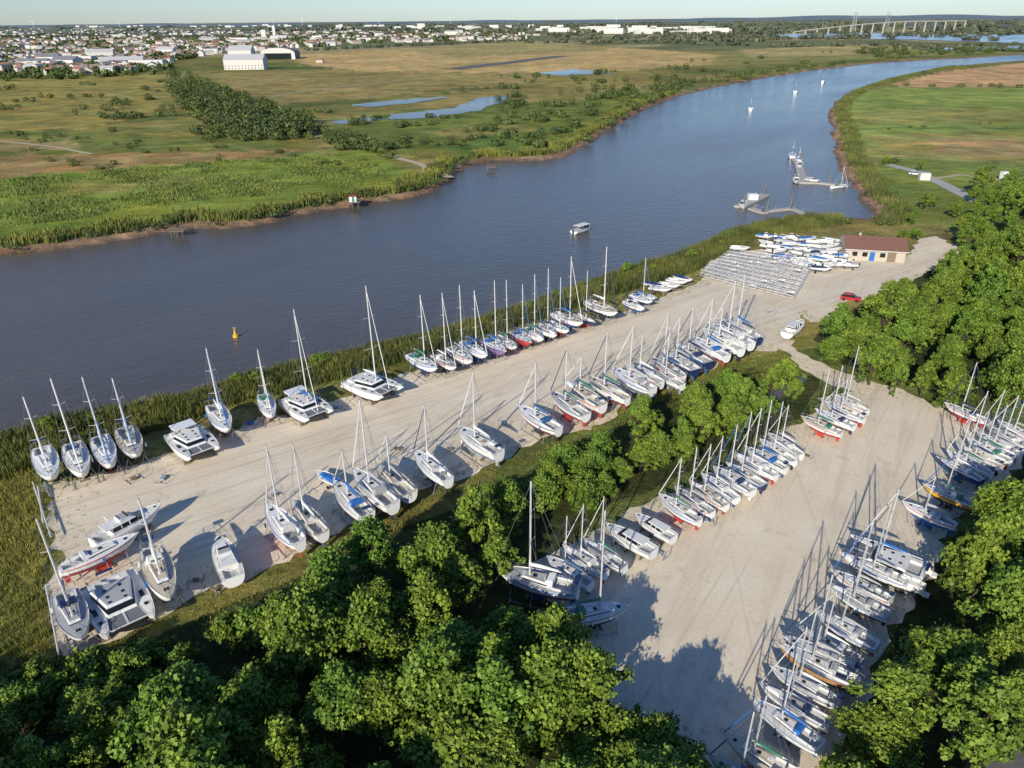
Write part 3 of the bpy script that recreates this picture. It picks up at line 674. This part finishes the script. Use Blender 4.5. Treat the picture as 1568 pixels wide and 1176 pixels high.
def blades(name,pts,h,w,nb,spread,mt):
    N=len(pts)*nb; B=np.repeat(np.array(pts),nb,0); a=np.random.uniform(0,6.28,N); o=np.random.normal(size=(N,2))*spread
    lump=1+wob(B[:,0],B[:,1],3.3,.16,1)
    hh=np.repeat(np.random.uniform(.75,1.25,len(pts)),nb)*h*np.random.uniform(.6,1.1,N)*lump
    base=np.stack([B[:,0]+o[:,0],B[:,1]+o[:,1],B[:,2]-.1],1); le=np.random.normal(size=(N,2))*h*.16
    tip=base+np.stack([le[:,0],le[:,1],hh],1); ww=np.stack([np.cos(a),np.sin(a),np.zeros(N)],1)*w*np.random.uniform(.6,1.3,(N,1))
    V=np.stack([base-ww*.7,base+ww*.7,tip+ww*.35,tip-ww*.35],1)
    t=np.clip(np.repeat(np.random.uniform(0,1,len(pts)),nb)*.5+np.random.uniform(0,.3,N)+wob(B[:,0],B[:,1],7,.22,3),0,1)
    return quadmesh(name,V,[mt],t)
def ranpts(poly,dens,cond=None,fb=False):
    w=np.array([tuple(q) for q in WP(poly)]); x0,y0=w.min(0);x1,y1=w.max(0); N=int((x1-x0)*(y1-y0)*dens); N=min(N,400000)
    x=np.random.uniform(x0,x1,N);y=np.random.uniform(y0,y1,N); k=inpoly(x,y,w); x,y=x[k],y[k]
    if cond is not None: k=cond(x,y); x,y=x[k],y[k]
    s=rsd(x,y)+wob(x,y,6,.55); z=-1.2*sstep(-6.0 if fb else -4.2,0,s)
    return np.stack([x,y,z],1)
lowedge=[(1290,346),(1170,360),(1110,388),(1062,418),(980,440),(900,466),(840,486),(760,511),(680,536),(600,560),(520,580),(450,600),(380,612),(300,640),(210,670),(130,692),(60,712),(0,740),(-160,780)]
NB=[(-160,705)]+near[1:23]+lowedge
yw=WP(YARD); lw=WP(LOT)
pts=ranpts(NB,3.6,lambda x,y:(rsd(x,y)<-1.2)&~inpoly(x,y,yw)); blades("riverside_reeds",pts,1.5,.07,10,.35,MAT['reedn'])
pts=ranpts([(-200,740),(60,715),(70,760),(72,900),(80,1000),(0,1040),(-200,1080)],5); blades("tall_grass",pts,.7,.05,7,.25,MAT['grassb'])
FB=[(-300,470),(0,400),(300,360),(660,300),(700,262),(740,255),(860,246),(960,190),(1040,150),(1000,135),(880,200),(700,225),(640,235),(600,280),(300,315),(0,345),(-300,400)]
pts=ranpts(FB,2.0,lambda x,y:(lambda s:(s<-5.6+wob(x,y,4,1.1,2))&(s>-12+wob(x,y,9,4)))(rsd(x,y)),True); blades("far_bank_reeds",pts[:45000],2.3,.2,6,.5,MAT['reed'])
RB=[(1500,100),(1450,102),(1300,135),(1262,160),(1265,200),(1275,240),(1300,290),(1340,340),(1400,350),(1390,300),(1340,245),(1310,200),(1320,155),(1500,110)]
pts=ranpts(RB,1.2,lambda x,y:(lambda s:(s<-4.6+wob(x,y,5,1,2))&(s>-11+wob(x,y,9,2)))(rsd(x,y)),True); blades("right_bank_reeds",pts[:30000],1.5,.22,6,.6,MAT['reedn'])
pts=ranpts([(-300,450),(0,350),(300,310),(600,280),(560,235),(300,250),(0,275),(-300,310)],.9,lambda x,y:(rsd(x,y)<-8)&(wob(x,y,14,1,3)+np.random.normal(size=x.shape)*.5>.1)); blades("marsh_grass",pts[:40000],.8,.22,5,.9,MAT['reed'])
pts=ranpts([(90,1010),(250,965),(330,915),(470,850),(600,790),(740,722),(880,668),(960,620),(1120,555),(1200,540),(1230,575),(1120,600),(1000,640),(880,700),(740,750),(600,820),(440,920),(250,1010)],2.5,lambda x,y:~inpoly(x,y,yw)); blades("verge_grass",pts,.4,.05,6,.3,MAT['grassb'])
bx=[(60,1010),(0,720),(1080,400),(1480,380),(1480,640),(1600,700),(1200,1200),(860,1040),(200,1010)]
def wd_(x,y):
    i1=inpoly(x,y,yw); i2=inpoly(x,y,lw); d=np.minimum(np.where(i1,pdist(x,y,yw),99),np.where(i2,pdist(x,y,lw),99))
    return (d<5)&(np.random.rand(len(x))<np.exp(-d/1.6)*1.3)&(wob(x,y,5,1,2)>-.5)
pts=ranpts(bx,3.0,wd_); pts[:,2]=.06; blades("weed_tufts",pts,.22,.06,6,.22,MAT['grassb'])
def crowns(name,cs,nl,ls,mt):
    cs=np.array(cs); N=len(cs)*nl; B=np.repeat(cs,nl,0); d=unit(np.random.normal(size=(N,3))); lob=np.repeat(np.random.uniform(0,6,len(cs)),nl)
    rr=np.random.uniform(.7,1.05,(N,1))*(1+.28*np.sin(5*d[:,0]+lob)*np.cos(4*d[:,1]+lob))[:,None]
    C=np.stack([B[:,0]+d[:,0]*B[:,2]*rr[:,0],B[:,1]+d[:,1]*B[:,2]*rr[:,0],B[:,3]*.5+d[:,2]*B[:,3]*.5*rr[:,0]],1)
    nn=unit(d+np.random.normal(size=(N,3))*.4); s=B[:,2]*ls*np.random.uniform(.6,1.3,N)
    t=np.clip(np.repeat(np.random.uniform(.1,.8,len(cs)),nl)+np.random.normal(size=N)*.12,0,1)
    return quadmesh(name,leaves(C,nn,s),[mt],t)
def pin(poly,N,r,h,clump=0):
    w=np.array([tuple(q) for q in poly],float); x0,y0=w.min(0);x1,y1=w.max(0); out=[]
    while len(out)<N:
        u=np.random.uniform(x0,x1);v=np.random.uniform(y0,y1)
        if inpoly(np.array([u]),np.array([v]),w)[0]:
            q=P(u,v)
            for c in range(1+(random.randint(0,clump) if clump else 0)):
                out.append((q.x+random.gauss(0,r[1]*1.6)*(c>0),q.y+random.gauss(0,r[1]*1.6)*(c>0),R(*r),R(*h)))
    return out
def line(pl,step,r,h,jit=2,prob=1):
    out=[]
    for (a,b),(c_,d_) in zip(pl[:-1],pl[1:]):
        A=P(a,b);B=P(c_,d_); n_=max(1,int((B-A).length/step))
        for k in range(n_):
            if random.random()<prob:
                q=A.lerp(B,(k+R(0,1))/n_); out.append((q.x+R(-jit,jit),q.y+R(-jit,jit),R(*r),R(*h)))
    return out
cp=pin([(245,112),(300,118),(340,145),(400,165),(480,192),(470,212),(400,212),(330,205),(290,175),(262,150)],330,(2.5,5.5),(5,11))
cp+=line([(300,205),(380,215),(470,214)],4,(2.5,4),(4,6),3)
cp+=line([(500,215),(560,232),(600,245)],6,(2,3.5),(3,5),3)
cp+=pin([(0,130),(240,112),(260,180),(200,195),(0,170)],55,(1.5,4),(2,5),4)
cp+=pin([(480,200),(560,215),(590,235),(520,232)],40,(2,3.5),(3,5))
cp+=pin([(0,200),(250,195),(480,220),(600,235),(560,250),(0,270)],60,(.8,2),(1.2,2.4),3)
crowns("far_bank_copse",cp,130,.16,MAT['leafd'])
bs=line([(a,b-11) for a,b in far[15:33]],2.6,(.9,2.0),(1.4,2.8),1.8,.7)
crowns("far_bank_scrub",bs,80,.17,MAT['leafd'])
hd=line([(880,215),(960,170),(1010,145),(1100,122),(1200,108),(1300,96)],8,(2,4),(3,5.5),8,.7)
hd+=line([(800,172),(900,158),(1010,135),(1080,120)],9,(2,4.5),(3,6),12,.5)
hd+=pin([(780,120),(1100,90),(1300,80),(1260,100),(1000,150),(800,230),(700,240)],190,(1.5,4.5),(2.2,5.5),3)
hd+=pin([(480,170),(780,175),(860,210),(600,230)],60,(1.2,3.5),(2,3.5),3)
hd+=pin([(1290,75),(1568,66),(1568,80),(1350,92)],160,(3,6),(4,7),3)
hd+=line([(1380,132),(1568,134),(1700,132)],9,(2,4),(2,4),3,.5)
hd+=line([(0,125),(80,118),(170,116),(250,108)],9,(3,6),(4,8),6,.8)+line([(60,150),(170,150)],7,(2,3),(3,4),3)+line([(0,205),(90,210),(200,200)],10,(1.5,3),(2,3),3,.5)
hd+=line([(1240,345),(1290,340),(1360,345),(1420,345)],5,(1,2),(1.5,3),2,.5)
hd+=line([(1345,250),(1420,252),(1500,255),(1568,262)],6,(1,2.2),(1.5,3),3,.5)+line([(1330,200),(1480,190),(1600,192)],8,(.8,1.5),(1,1.8),2,.35)
crowns("hedgerow_bushes",hd,90,.18,MAT['leafd'])
TOWN=[(-80,47),(100,44),(400,43),(700,47),(830,54),(800,63),(560,66),(470,74),(335,82),(250,100),(230,110),(100,116),(0,108),(-80,104)]
ft=pin(TOWN,1700,(4,9),(5,10),3)+line([(0,118),(100,122),(230,114)],8,(4,7),(5,8),8,.8)
crowns("town_trees",ft,36,.34,MAT['leafd'])
ft=pin([(-80,38),(700,36),(1568,30),(1700,29),(1700,50),(1500,50),(1100,52),(820,52),(-80,44)],650,(15,45),(7,12),3)
ft+=pin([(800,52),(1568,42),(1700,42),(1700,50),(1100,66),(820,66)],420,(7,15),(6,10),3)
for k in range(26):
    v=R(33,62); u=R(-50,1500); ft+=line([(u,v),(u+R(60,260),v+R(-1.5,1.5)-.6)],22 if v>45 else 45,(8,14) if v>45 else (15,30),(7,11),10,.85)
ft+=line([(800,66),(1000,66),(1200,72),(1330,70),(1568,80)],20,(7,11),(6,9),12,.8)+line([(470,78),(600,72),(800,63)],14,(5,8),(5,8),12,.9)
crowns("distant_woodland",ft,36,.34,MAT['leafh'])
vs=[];fs=[]; K=300
for i in range(K+1):
    a=math.radians(-55+110*i/K); rr=15000+1500*math.sin(i*.1); hh=8+abs(math.sin(i*.05+.5))*28+10*math.sin(i*.31)+ (30 if i>K*.55 else 0)*abs(math.sin(i*.02))
    for q,z in((0,0),(600,hh*.8),(1600,hh),(3000,0)): vs.append(((rr+q)*math.sin(a),(rr+q)*math.cos(a),z))
    if i:
        for j in range(3): k=(i-1)*4+j; fs.append((k,k+4,k+5,k+1))
MAT['hill']=mat("hazed_wooded_hill",(0.14,0.19,0.22),.95,var=.2,scale=.003)  # blue-grey base colour carries the haze over the woods
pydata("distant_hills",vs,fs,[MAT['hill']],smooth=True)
# ------------------------------------------------------------------ town
MAT['w1']=mat("town_white",(0.66,0.64,0.60),.9); MAT['w2']=mat("town_cream",(0.52,0.47,0.40),.9); MAT['r1']=mat("town_tile",(0.33,0.155,0.105),.9); MAT['r2']=mat("town_pale_roof",(0.50,0.49,0.49),.9); MAT['r3']=mat("town_worn_tile",(0.33,0.23,0.18),.9)
def house(mb,x,y,a,w,d,h,wm,rm,flat=False):
    c,s=math.cos(a),math.sin(a)
    T=lambda px,py,pz:(x+c*px-s*py,y+s*px+c*py,pz)
    v=[T(-w,-d,0),T(w,-d,0),T(w,d,0),T(-w,d,0),T(-w,-d,h),T(w,-d,h),T(w,d,h),T(-w,d,h)]
    mb.add(v,[(0,1,5,4),(1,2,6,5),(2,3,7,6),(3,0,4,7)],wm)
    if flat: mb.add(v[4:],[(0,1,2,3)],'r2')
    else:
        e=.4; rh=d*.5
        v=[T(-w-e,-d-e,h-.1),T(w+e,-d-e,h-.1),T(w+e,d+e,h-.1),T(-w-e,d+e,h-.1),T(-w-e,0,h+rh),T(w+e,0,h+rh)]
        mb.add(v,[(0,1,5,4),(2,3,4,5)],rm); mb.add(v,[(1,2,5),(3,0,4)],wm)
    if h>4:
        k=max(2,int(w/2))
        for i in range(k):
            px=-w+(i+.5)*2*w/k
            for zz in ([1.2] if h<5 else [1.2,4.0]):
                v=[T(px-.5,-d-.03,zz),T(px+.5,-d-.03,zz),T(px+.5,-d-.03,zz+1.3),T(px-.5,-d-.03,zz+1.3)]; mb.add(v,[(0,1,2,3)],'glass')
mb=MB(); random.seed(9)
for (x,y,_,_) in pin(TOWN,1150,(1,1),(1,1)):
    dist=math.hypot(x,y); a=R(-.6,.6)+(1.57 if random.random()<.35 else 0)
    house(mb,x,y,a,R(4.5,8)*(1+.6*(dist>1800)),R(3.5,5.5),R(4,8),random.choice(['w1','w1','w1','w2']),random.choice(['r1','r1','r3','r3','roofg','r2']),random.random()<.12)
for (x,y,_,_) in pin(TOWN,35,(1,1),(1,1)):
    house(mb,x,y,R(-.4,.4),R(14,30),R(7,12),R(6,12),'w1',random.choice(['r2','roofg']),random.random()<.6)
for (x,y,_,_) in pin([(-50,42),(380,42),(800,46),(900,52),(1130,52),(1100,46),(760,40),(380,39),(-50,40)],110,(1,1),(1,1)):
    house(mb,x,y,R(-.3,.3),R(15,50),R(8,14),R(9,22),'w1','r2',True)
mb.obj("town_houses")
def bld(name,u,v,w,d,h,a,wm,rm,flat=False):
    q=P(u,v); mb=MB(); house(mb,0,0,0,w/2,d/2,h,wm,rm,flat); return mb.obj(name,(q.x,q.y,0),a)
bld("white_hangar",378,106,50,24,12,.05,'w1','r2'); bld("hangar",372,92,36,26,15,.05,'w1','r2')
bld("farm_shed",490,96,10,8,4,0,'w2','r1'); bld("farm_shed",196,104,48,16,6,-.05,'r2','roofg'); bld("farm_shed",120,100,22,12,6,.2,'w1','r2'); bld("farmhouse",100,108,20,10,5,0,'w2','r1'); bld("farmhouse",35,100,24,12,6,.1,'w1','r1'); bld("apartment_tower",405,60,16,14,30,.1,'w1','r2',True); bld("apartment_tower",421,58,10,12,42,.1,'w1','r2',True); bld("silo_building",645,45,50,25,35,.1,'w1','r2',True)
mb=MB(); w,d=28,40; vs=[];fs=[]
K=10
for j in(0,1):
    vs+=[(-w,-d/2+j*d,0)]
    for i in range(K+1):
        t=math.pi*i/K; vs.append((-w*math.cos(t),-d/2+j*d,9+8*math.sin(t)))
    vs+=[(w,-d/2+j*d,0)]
n_=K+3
for i in range(n_-1): fs.append((i,i+1,n_+i+1,n_+i))
mb.add(vs,fs,'roofg'); mb.add(vs,[tuple(range(n_)),tuple(range(2*n_-1,n_-1,-1))],'w1'); mb.tbox(-22,22,.2,.2,0,9,'glass',y=-d/2-.3)
q=P(430,90); mb.obj("arched_hangar",(q.x,q.y,0),.05)
mb=MB(); a=P(1215,53);b=P(1475,48); n_=16
for i in range(n_+1):
    t=i/n_; c=a.lerp(b,t); z=8+27*math.sin(min(1,t*1.25)*math.pi*.55)
    nx=a.lerp(b,min(1,(i+1)/n_)); z2=8+27*math.sin(min(1,(i+1)/n_*1.25)*math.pi*.55)
    mb.tube((c.x,c.y,0),(c.x,c.y,z),3.2,2.6,'conc',6)
    if i<n_: mb.tube((c.x,c.y,z+1),(nx.x,nx.y,z2+1),2,2,'conc',4)
mb.obj("road_viaduct")
mb=MB(); a=P(1306,48);b=P(1356,47)
for c in(a,b):
    for s in(-9,9):
        mb.tube((c.x+s,c.y,0),(c.x+s*.5,c.y,66),1.6,1.1,'steel',4)
    for z in range(6,66,9):
        mb.tube((c.x-9+z*.06,c.y,z),(c.x+9-z*.06,c.y,z+9),.7,.7,'steel',4); mb.tube((c.x+9-z*.06,c.y,z),(c.x-9+z*.06,c.y,z+9),.7,.7,'steel',4)
for z in(50,55): mb.tube((a.x-15,a.y,z),(b.x+15,b.y,z),1.2,1.2,'steel',4)
mb.obj("transporter_bridge")
for u in(62,150,265,470,508,610,705,925):
    mb=MB(); mb.tube((0,0,0),(0,0,80),2,1.3,'white',6); t0=R(0,2)
    for i in range(3):
        t=t0+i*2.094; mb.tube((0,-3,80),(38*math.cos(t),-3,80+38*math.sin(t)),1.6,.6,'white',4)
    d=P(u,400); dr=Vector((d.x,d.y)).normalized()*R(11000,13500); mb.obj("wind_turbine",(dr.x,dr.y,0))
# ------------------------------------------------------------------ club house, racks, docks
q=P(1333,392); mb=MB(); house(mb,0,0,0,6.4,4.2,2.7,'wall','rooft')
mb.tbox(-1.2,-.1,.05,.05,.05,2.1,'blue',y=-4.26); mb.tbox(2.6,4.4,.05,.05,.05,2.2,'wood',y=-4.26); mb.tbox(-6.9,6.9,.08,.08,2.5,2.62,'white',y=-4.7); mb.tbox(-3.3,-2.8,.25,.25,3.2,5.2,'wall',y=1)
for x in(-5,-2.8,1): mb.tbox(x,x+1.1,.04,.04,1,2,'glass',y=-4.25)
mb.obj("club_house",(q.x,q.y,0),math.radians(-14),1.08)
bld("toilet_block",1414,275,3.5,3,2.6,-.2,'w1','r2',True)
mb=MB(); A=P(1072,425);B=P(1118,392);C=P(1245,410);D=P(1215,462)
def bil(s,t): return (A.lerp(D,s)).lerp(B.lerp(C,s),t)
ns,nt_=13,8
for i in range(ns+1):
    for j in range(nt_+1):
        c=bil(i/ns,j/nt_); mb.tube(c,(c.x,c.y,1.9),.06,.06,'steel',4)
        for z in(.6,1.2,1.9):
            if i<ns: e=bil((i+1)/ns,j/nt_); mb.tube((c.x,c.y,z),(e.x,e.y,z),.06,.06,'alu',4,False)
            if j<nt_: e=bil(i/ns,(j+1)/nt_); mb.tube((c.x,c.y,z),(e.x,e.y,z),.06,.06,'alu',4,False)
        if i<ns and j<nt_ and (i*7+j*3)%5:
            hsh=(i*37+j*53+i*j*11)%7
            if hsh<4:
                e=bil((i+.9-.05*hsh)/ns,(j+.3+.08*hsh)/nt_); e2=bil((i+.08)/ns,(j+.55-.05*hsh)/nt_); mb.tube((e.x,e.y,.8+.2*hsh),(e2.x,e2.y,.8+.2*hsh),.22+.05*hsh,.2,['white','grey','lgrey','deck'][hsh],6)
            e=bil((i+.3+.05*hsh)/ns,(j+.1)/nt_); e2=bil((i+.7-.05*hsh)/ns,(j+.9)/nt_); mb.tube((e.x,e.y,1.7),(e2.x,e2.y,1.7),.09,.09,'alu',4)
mb.obj("pontoon_storage_rack")
random.seed(21)
for s_,t_ in [(i,j) for i in range(10) for j in range(6)]:
    q=P(1172+s_*12.5+t_*2.5+R(-3,3),367+t_*7.6+s_*1.2+R(-2,2)-4*(s_>7))
    if random.random()<.15 or (s_>8 and t_<3): continue
    mb=MB(); dinghy_mesh(mb,z=R(.4,.7),cab=random.random()<.35,cov=random.choice([None,None,'white','blue','deck','grey']),top=random.choice(['white','white','deck']))
    mb.obj("dinghy",(q.x,q.y,.03),R(-.8,.5)+random.choice([0,3.14]),R(.75,1.0))
for u,v in((978,468),(990,462),(1010,450),(1024,444),(1036,438),(1003,444),(1046,434),(1132,386),(1255,418)):
    q=P(u,v); mb=MB(); dinghy_mesh(mb,cov=random.choice(['navy','grey',None]),cab=False,bot='navy'); mb.obj("dinghy",(q.x,q.y,.03),R(-.9,-.3),1)
def dock(mb,pl,w):
    for a,b in zip(pl[:-1],pl[1:]):
        A=P(*a,WL+.5);B=P(*b,WL+.5); d=(B-A).normalized(); n_=Vector((-d.y,d.x,0))*w/2; k='conc'
        v=[A-n_,B-n_,B+n_,A+n_]; v+= [x-Vector((0,0,.6)) for x in v]
        mb.add(v,[(0,1,2,3),(0,4,5,1),(1,5,6,2),(2,6,7,3),(3,7,4,0)],k)
        m_=int((B-A).length/6)+1
        for i in range(m_+1):
            c=A.lerp(B,i/m_)+n_; mb.tube((c.x,c.y,WL-1),(c.x,c.y,WL+1.5),.05,.05,'steel',4)
            if i<m_: e=A.lerp(B,(i+1)/m_)+n_; mb.tube((c.x,c.y,WL+1.45),(e.x,e.y,WL+1.45),.03,.03,'steel',3,False)
mb=MB(); dock(mb,[(1132,316),(1172,297)],3.5); dock(mb,[(1150,318),(1172,325)],2.5); dock(mb,[(1168,323),(1212,318),(1238,328)],1.8)
for u,v in((1170,296),(1138,318),(1210,320),(1174,326)): q=P(u,v,WL); mb.tube((q.x,q.y,-3),(q.x,q.y,3.2),.22,.2,'wood',7)
q=P(1152,305,WL+.5); mb.tbox(q.x-1.6,q.x+1.6,1.2,1.2,WL+.5,WL+2.3,'white',y=q.y); mb.obj("river_pontoon")
mb=MB(); dock(mb,[(1212,236),(1222,250),(1228,270),(1232,277)],3); dock(mb,[(1222,278),(1255,279),(1300,284)],2.4)
for u,v in((1214,234),(1236,275),(1226,248),(1270,282),(1290,284)): q=P(u,v,WL); mb.tube((q.x,q.y,-3),(q.x,q.y,3.5),.22,.2,'wood',7)
mb.obj("river_pontoon")
def float_boat(kind,bow,stern,name,drop,tv=None,**kw):
    o=place(kind,bow,stern,0,name,zd=0,tv=tv,**kw); o.location.z=WL-drop*o.scale[0]; return o
float_boat('s',(1150,158),(1149,171),"moored_sailboat",1.9,141,Lr=(9,11)); float_boat('s',(1219,133),(1217,145),"moored_sailboat",1.9,120,Lr=(10,12)); float_boat('s',(1262,120),(1258,128),"moored_sailboat",1.9,106,Lr=(11,13))
float_boat('s',(1213,228),(1214,246),"moored_sailboat",1.9,205,Lr=(9,11)); float_boat('s',(1222,236),(1226,248),"moored_sailboat",1.9,218,Lr=(8,9)); float_boat('m',(1228,262),(1222,242),"moored_motorboat",1.2,fly=False,Lr=(7,9)); float_boat('m',(1222,282),(1218,268),"moored_motorboat",1.2,fly=True,Lr=(6,8)); float_boat('m',(1250,274),(1238,272),"moored_motorboat",1.2,fly=False,Lr=(6,7))
float_boat('s',(1300,281),(1272,284),"moored_sailboat",1.9,243,Lr=(6.5,7.5),bot='green',cover='green')
float_boat('m',(1130,316),(1146,306),"moored_motorboat",1.2,fly=False,Lr=(6,8))
b_=P(908,349,WL);s_=P(873,360,WL); mb=MB()
hull(mb,7,1.3,0,.0,.3,.6,'white','grey',None,'grey',st=.92,full=3.5,cockpit=(.03,.9),sheer=.15,boot=None)
mb.tbox(-2.2,2.0,1.1,1.0,2.0,2.1,'deck',iy=.08)
for x in(-2,-.6,.7,1.8):
    for s in(1,-1): mb.tube((x,s*1.0,.9),(x,s*1.0,2.0),.04,.04,'steel',4)
for x in(-1.6,-.8,0,.8): mb.tbox(x-.2,x+.2,.8,.8,.4,.85,'lgrey')
mb.tbox(-3.7,-3.35,.2,.2,.1,1.3,'black',iy=.04); mb.tbox(1.9,2.0,.7,.7,.9,1.6,'glass')
d=b_-s_; mb.obj("passenger_launch",((b_.x+s_.x)/2,(b_.y+s_.y)/2,WL-.25),math.atan2(d.y,d.x),1.15)
mb=MB(); mb.tube((0,0,-.4),(0,0,.5),.55,.55,'yellow',10); mb.tube((0,0,.5),(0,0,1.6),.3,.12,'yellow',8); mb.tube((-.25,0,1.7),(.25,0,2.1),.05,.05,'yellow',4); mb.tube((.25,0,1.7),(-.25,0,2.1),.05,.05,'yellow',4)
q=P(361,516,WL); mb.obj("yellow_buoy",(q.x,q.y,WL))
for u,v,k in((541,318,1),(274,362,.9),(752,262,.8)):
    q=P(u,v,WL); mb=MB()
    for x in(-1.8,0,1.8):
        for y in(-1.5,1.5): mb.tube((x,y,-2),(x,y,2),.1,.1,'wood',5)
    mb.tbox(-2.4,2.4,2,2,2,2.15,'wood')
    if k==1: mb.tbox(-1,1.4,1.1,1.1,2.15,3.9,'white'); mb.tbox(-1.2,1.6,1.35,1.3,3.9,4.1,'dred',iy=.4); mb.tbox(0,.7,.03,.03,2.2,3.8,'green',y=-1.13)
    for s in(-2.3,2.3): mb.path([(-2.3,s*.8,2.15),(-2.3,s*.8,3.0),(2.3,s*.8,3.0),(2.3,s*.8,2.15)],.04,'wood',4)
    mb.tube((2.2,0,2.1),(3.6,-2.2,4.6),.06,.05,'wood',4); mb.path([(3.6,-2.2,4.6),(2.4,-3.4,1.4)],.02,'wire',3)
    mb.tube((0,2,2.1),(-1,9,1.0),.1,.1,'wood',4); mb.tube((1,2,2.1),(0,9,1.0),.1,.1,'wood',4)
    mb.obj("fishing_hut",(q.x,q.y,WL),.1,k)
mb=MB()
for (a,b) in (((50,738),(78,822)),((58,745),(66,800)),((70,895),(90,1003))):
    A=P(*a,.8);B=P(*b,.8); mb.tube(A,B,.09,.08,'alu',6)
    for t in(.1,.5,.9): c=A.lerp(B,t); mb.tube((c.x-.4,c.y,0),(c.x,c.y,.8),.04,.04,'steel',4); mb.tube((c.x+.4,c.y,0),(c.x,c.y,.8),.04,.04,'steel',4)
mb.obj("stored_mast_rack")
# spare cradles and trestles standing about the yard
random.seed(33)
for u,v in((175,705),(250,735),(385,650),(515,625),(205,735),(420,760),(610,690),(690,690),(770,650),(1165,735),(1080,800),(1235,700),(1010,850),(1180,480),(1150,500),(330,905),(300,890)):
    q=P(u,v); mb=MB()
    for x in(-1,1):
        mb.tube((x,-.9,.08),(x,.9,.08),.06,.06,'steel',4)
        for s in(1,-1): mb.tube((x,s*.9,.08),(x,s*.7,1.0),.05,.05,'steel',4)
    mb.tube((-1,0,.08),(1,0,.08),.06,.06,'steel',4); mb.tbox(-.4,.5,.3,.3,.15,.42,random.choice(['wood','blue','lgrey','wood']))
    mb.obj("boat_cradle",(q.x,q.y,.04),R(0,3.1),R(.7,1))
def car(u,v,a,c,van=False,nm="parked_car"):
    q=P(u,v); mb=MB()
    h=1.3 if van else .75
    mb.tbox(-2.1,2.1,.88,.82,.3,.85,c,fs=.15,bs=.08,iy=.04)
    mb.tbox(-1.9,1.1 if not van else 1.7,.82,.8,.85,.85+h*.75,'glass',fs=.7,bs=.4 if not van else .05,iy=.14); mb.tbox(-1.45,.35 if not van else 1.2,.68,.66,.85+h*.75,.85+h*.75+.07,c,fs=.1,bs=.1,iy=.04)
    if van: mb.tbox(-2.1,1.0,.9,.9,.85,2.5,c,fs=.2,iy=.05)
    for x in(-1.3,1.3):
        for s in(1,-1): mb.tube((x,s*.7,.33),(x,s*.9,.33),.33,.33,'rubber',10)
    mb.obj(nm,(q.x,q.y,.05),a,1.15 if van else 1)
car(1302,460,-.5,'carred'); car(1541,275,.1,'white',True,"camper_van"); car(1400,268,-.4,'white'); car(1250,392,.5,'bblue')
print("trees",cnt)
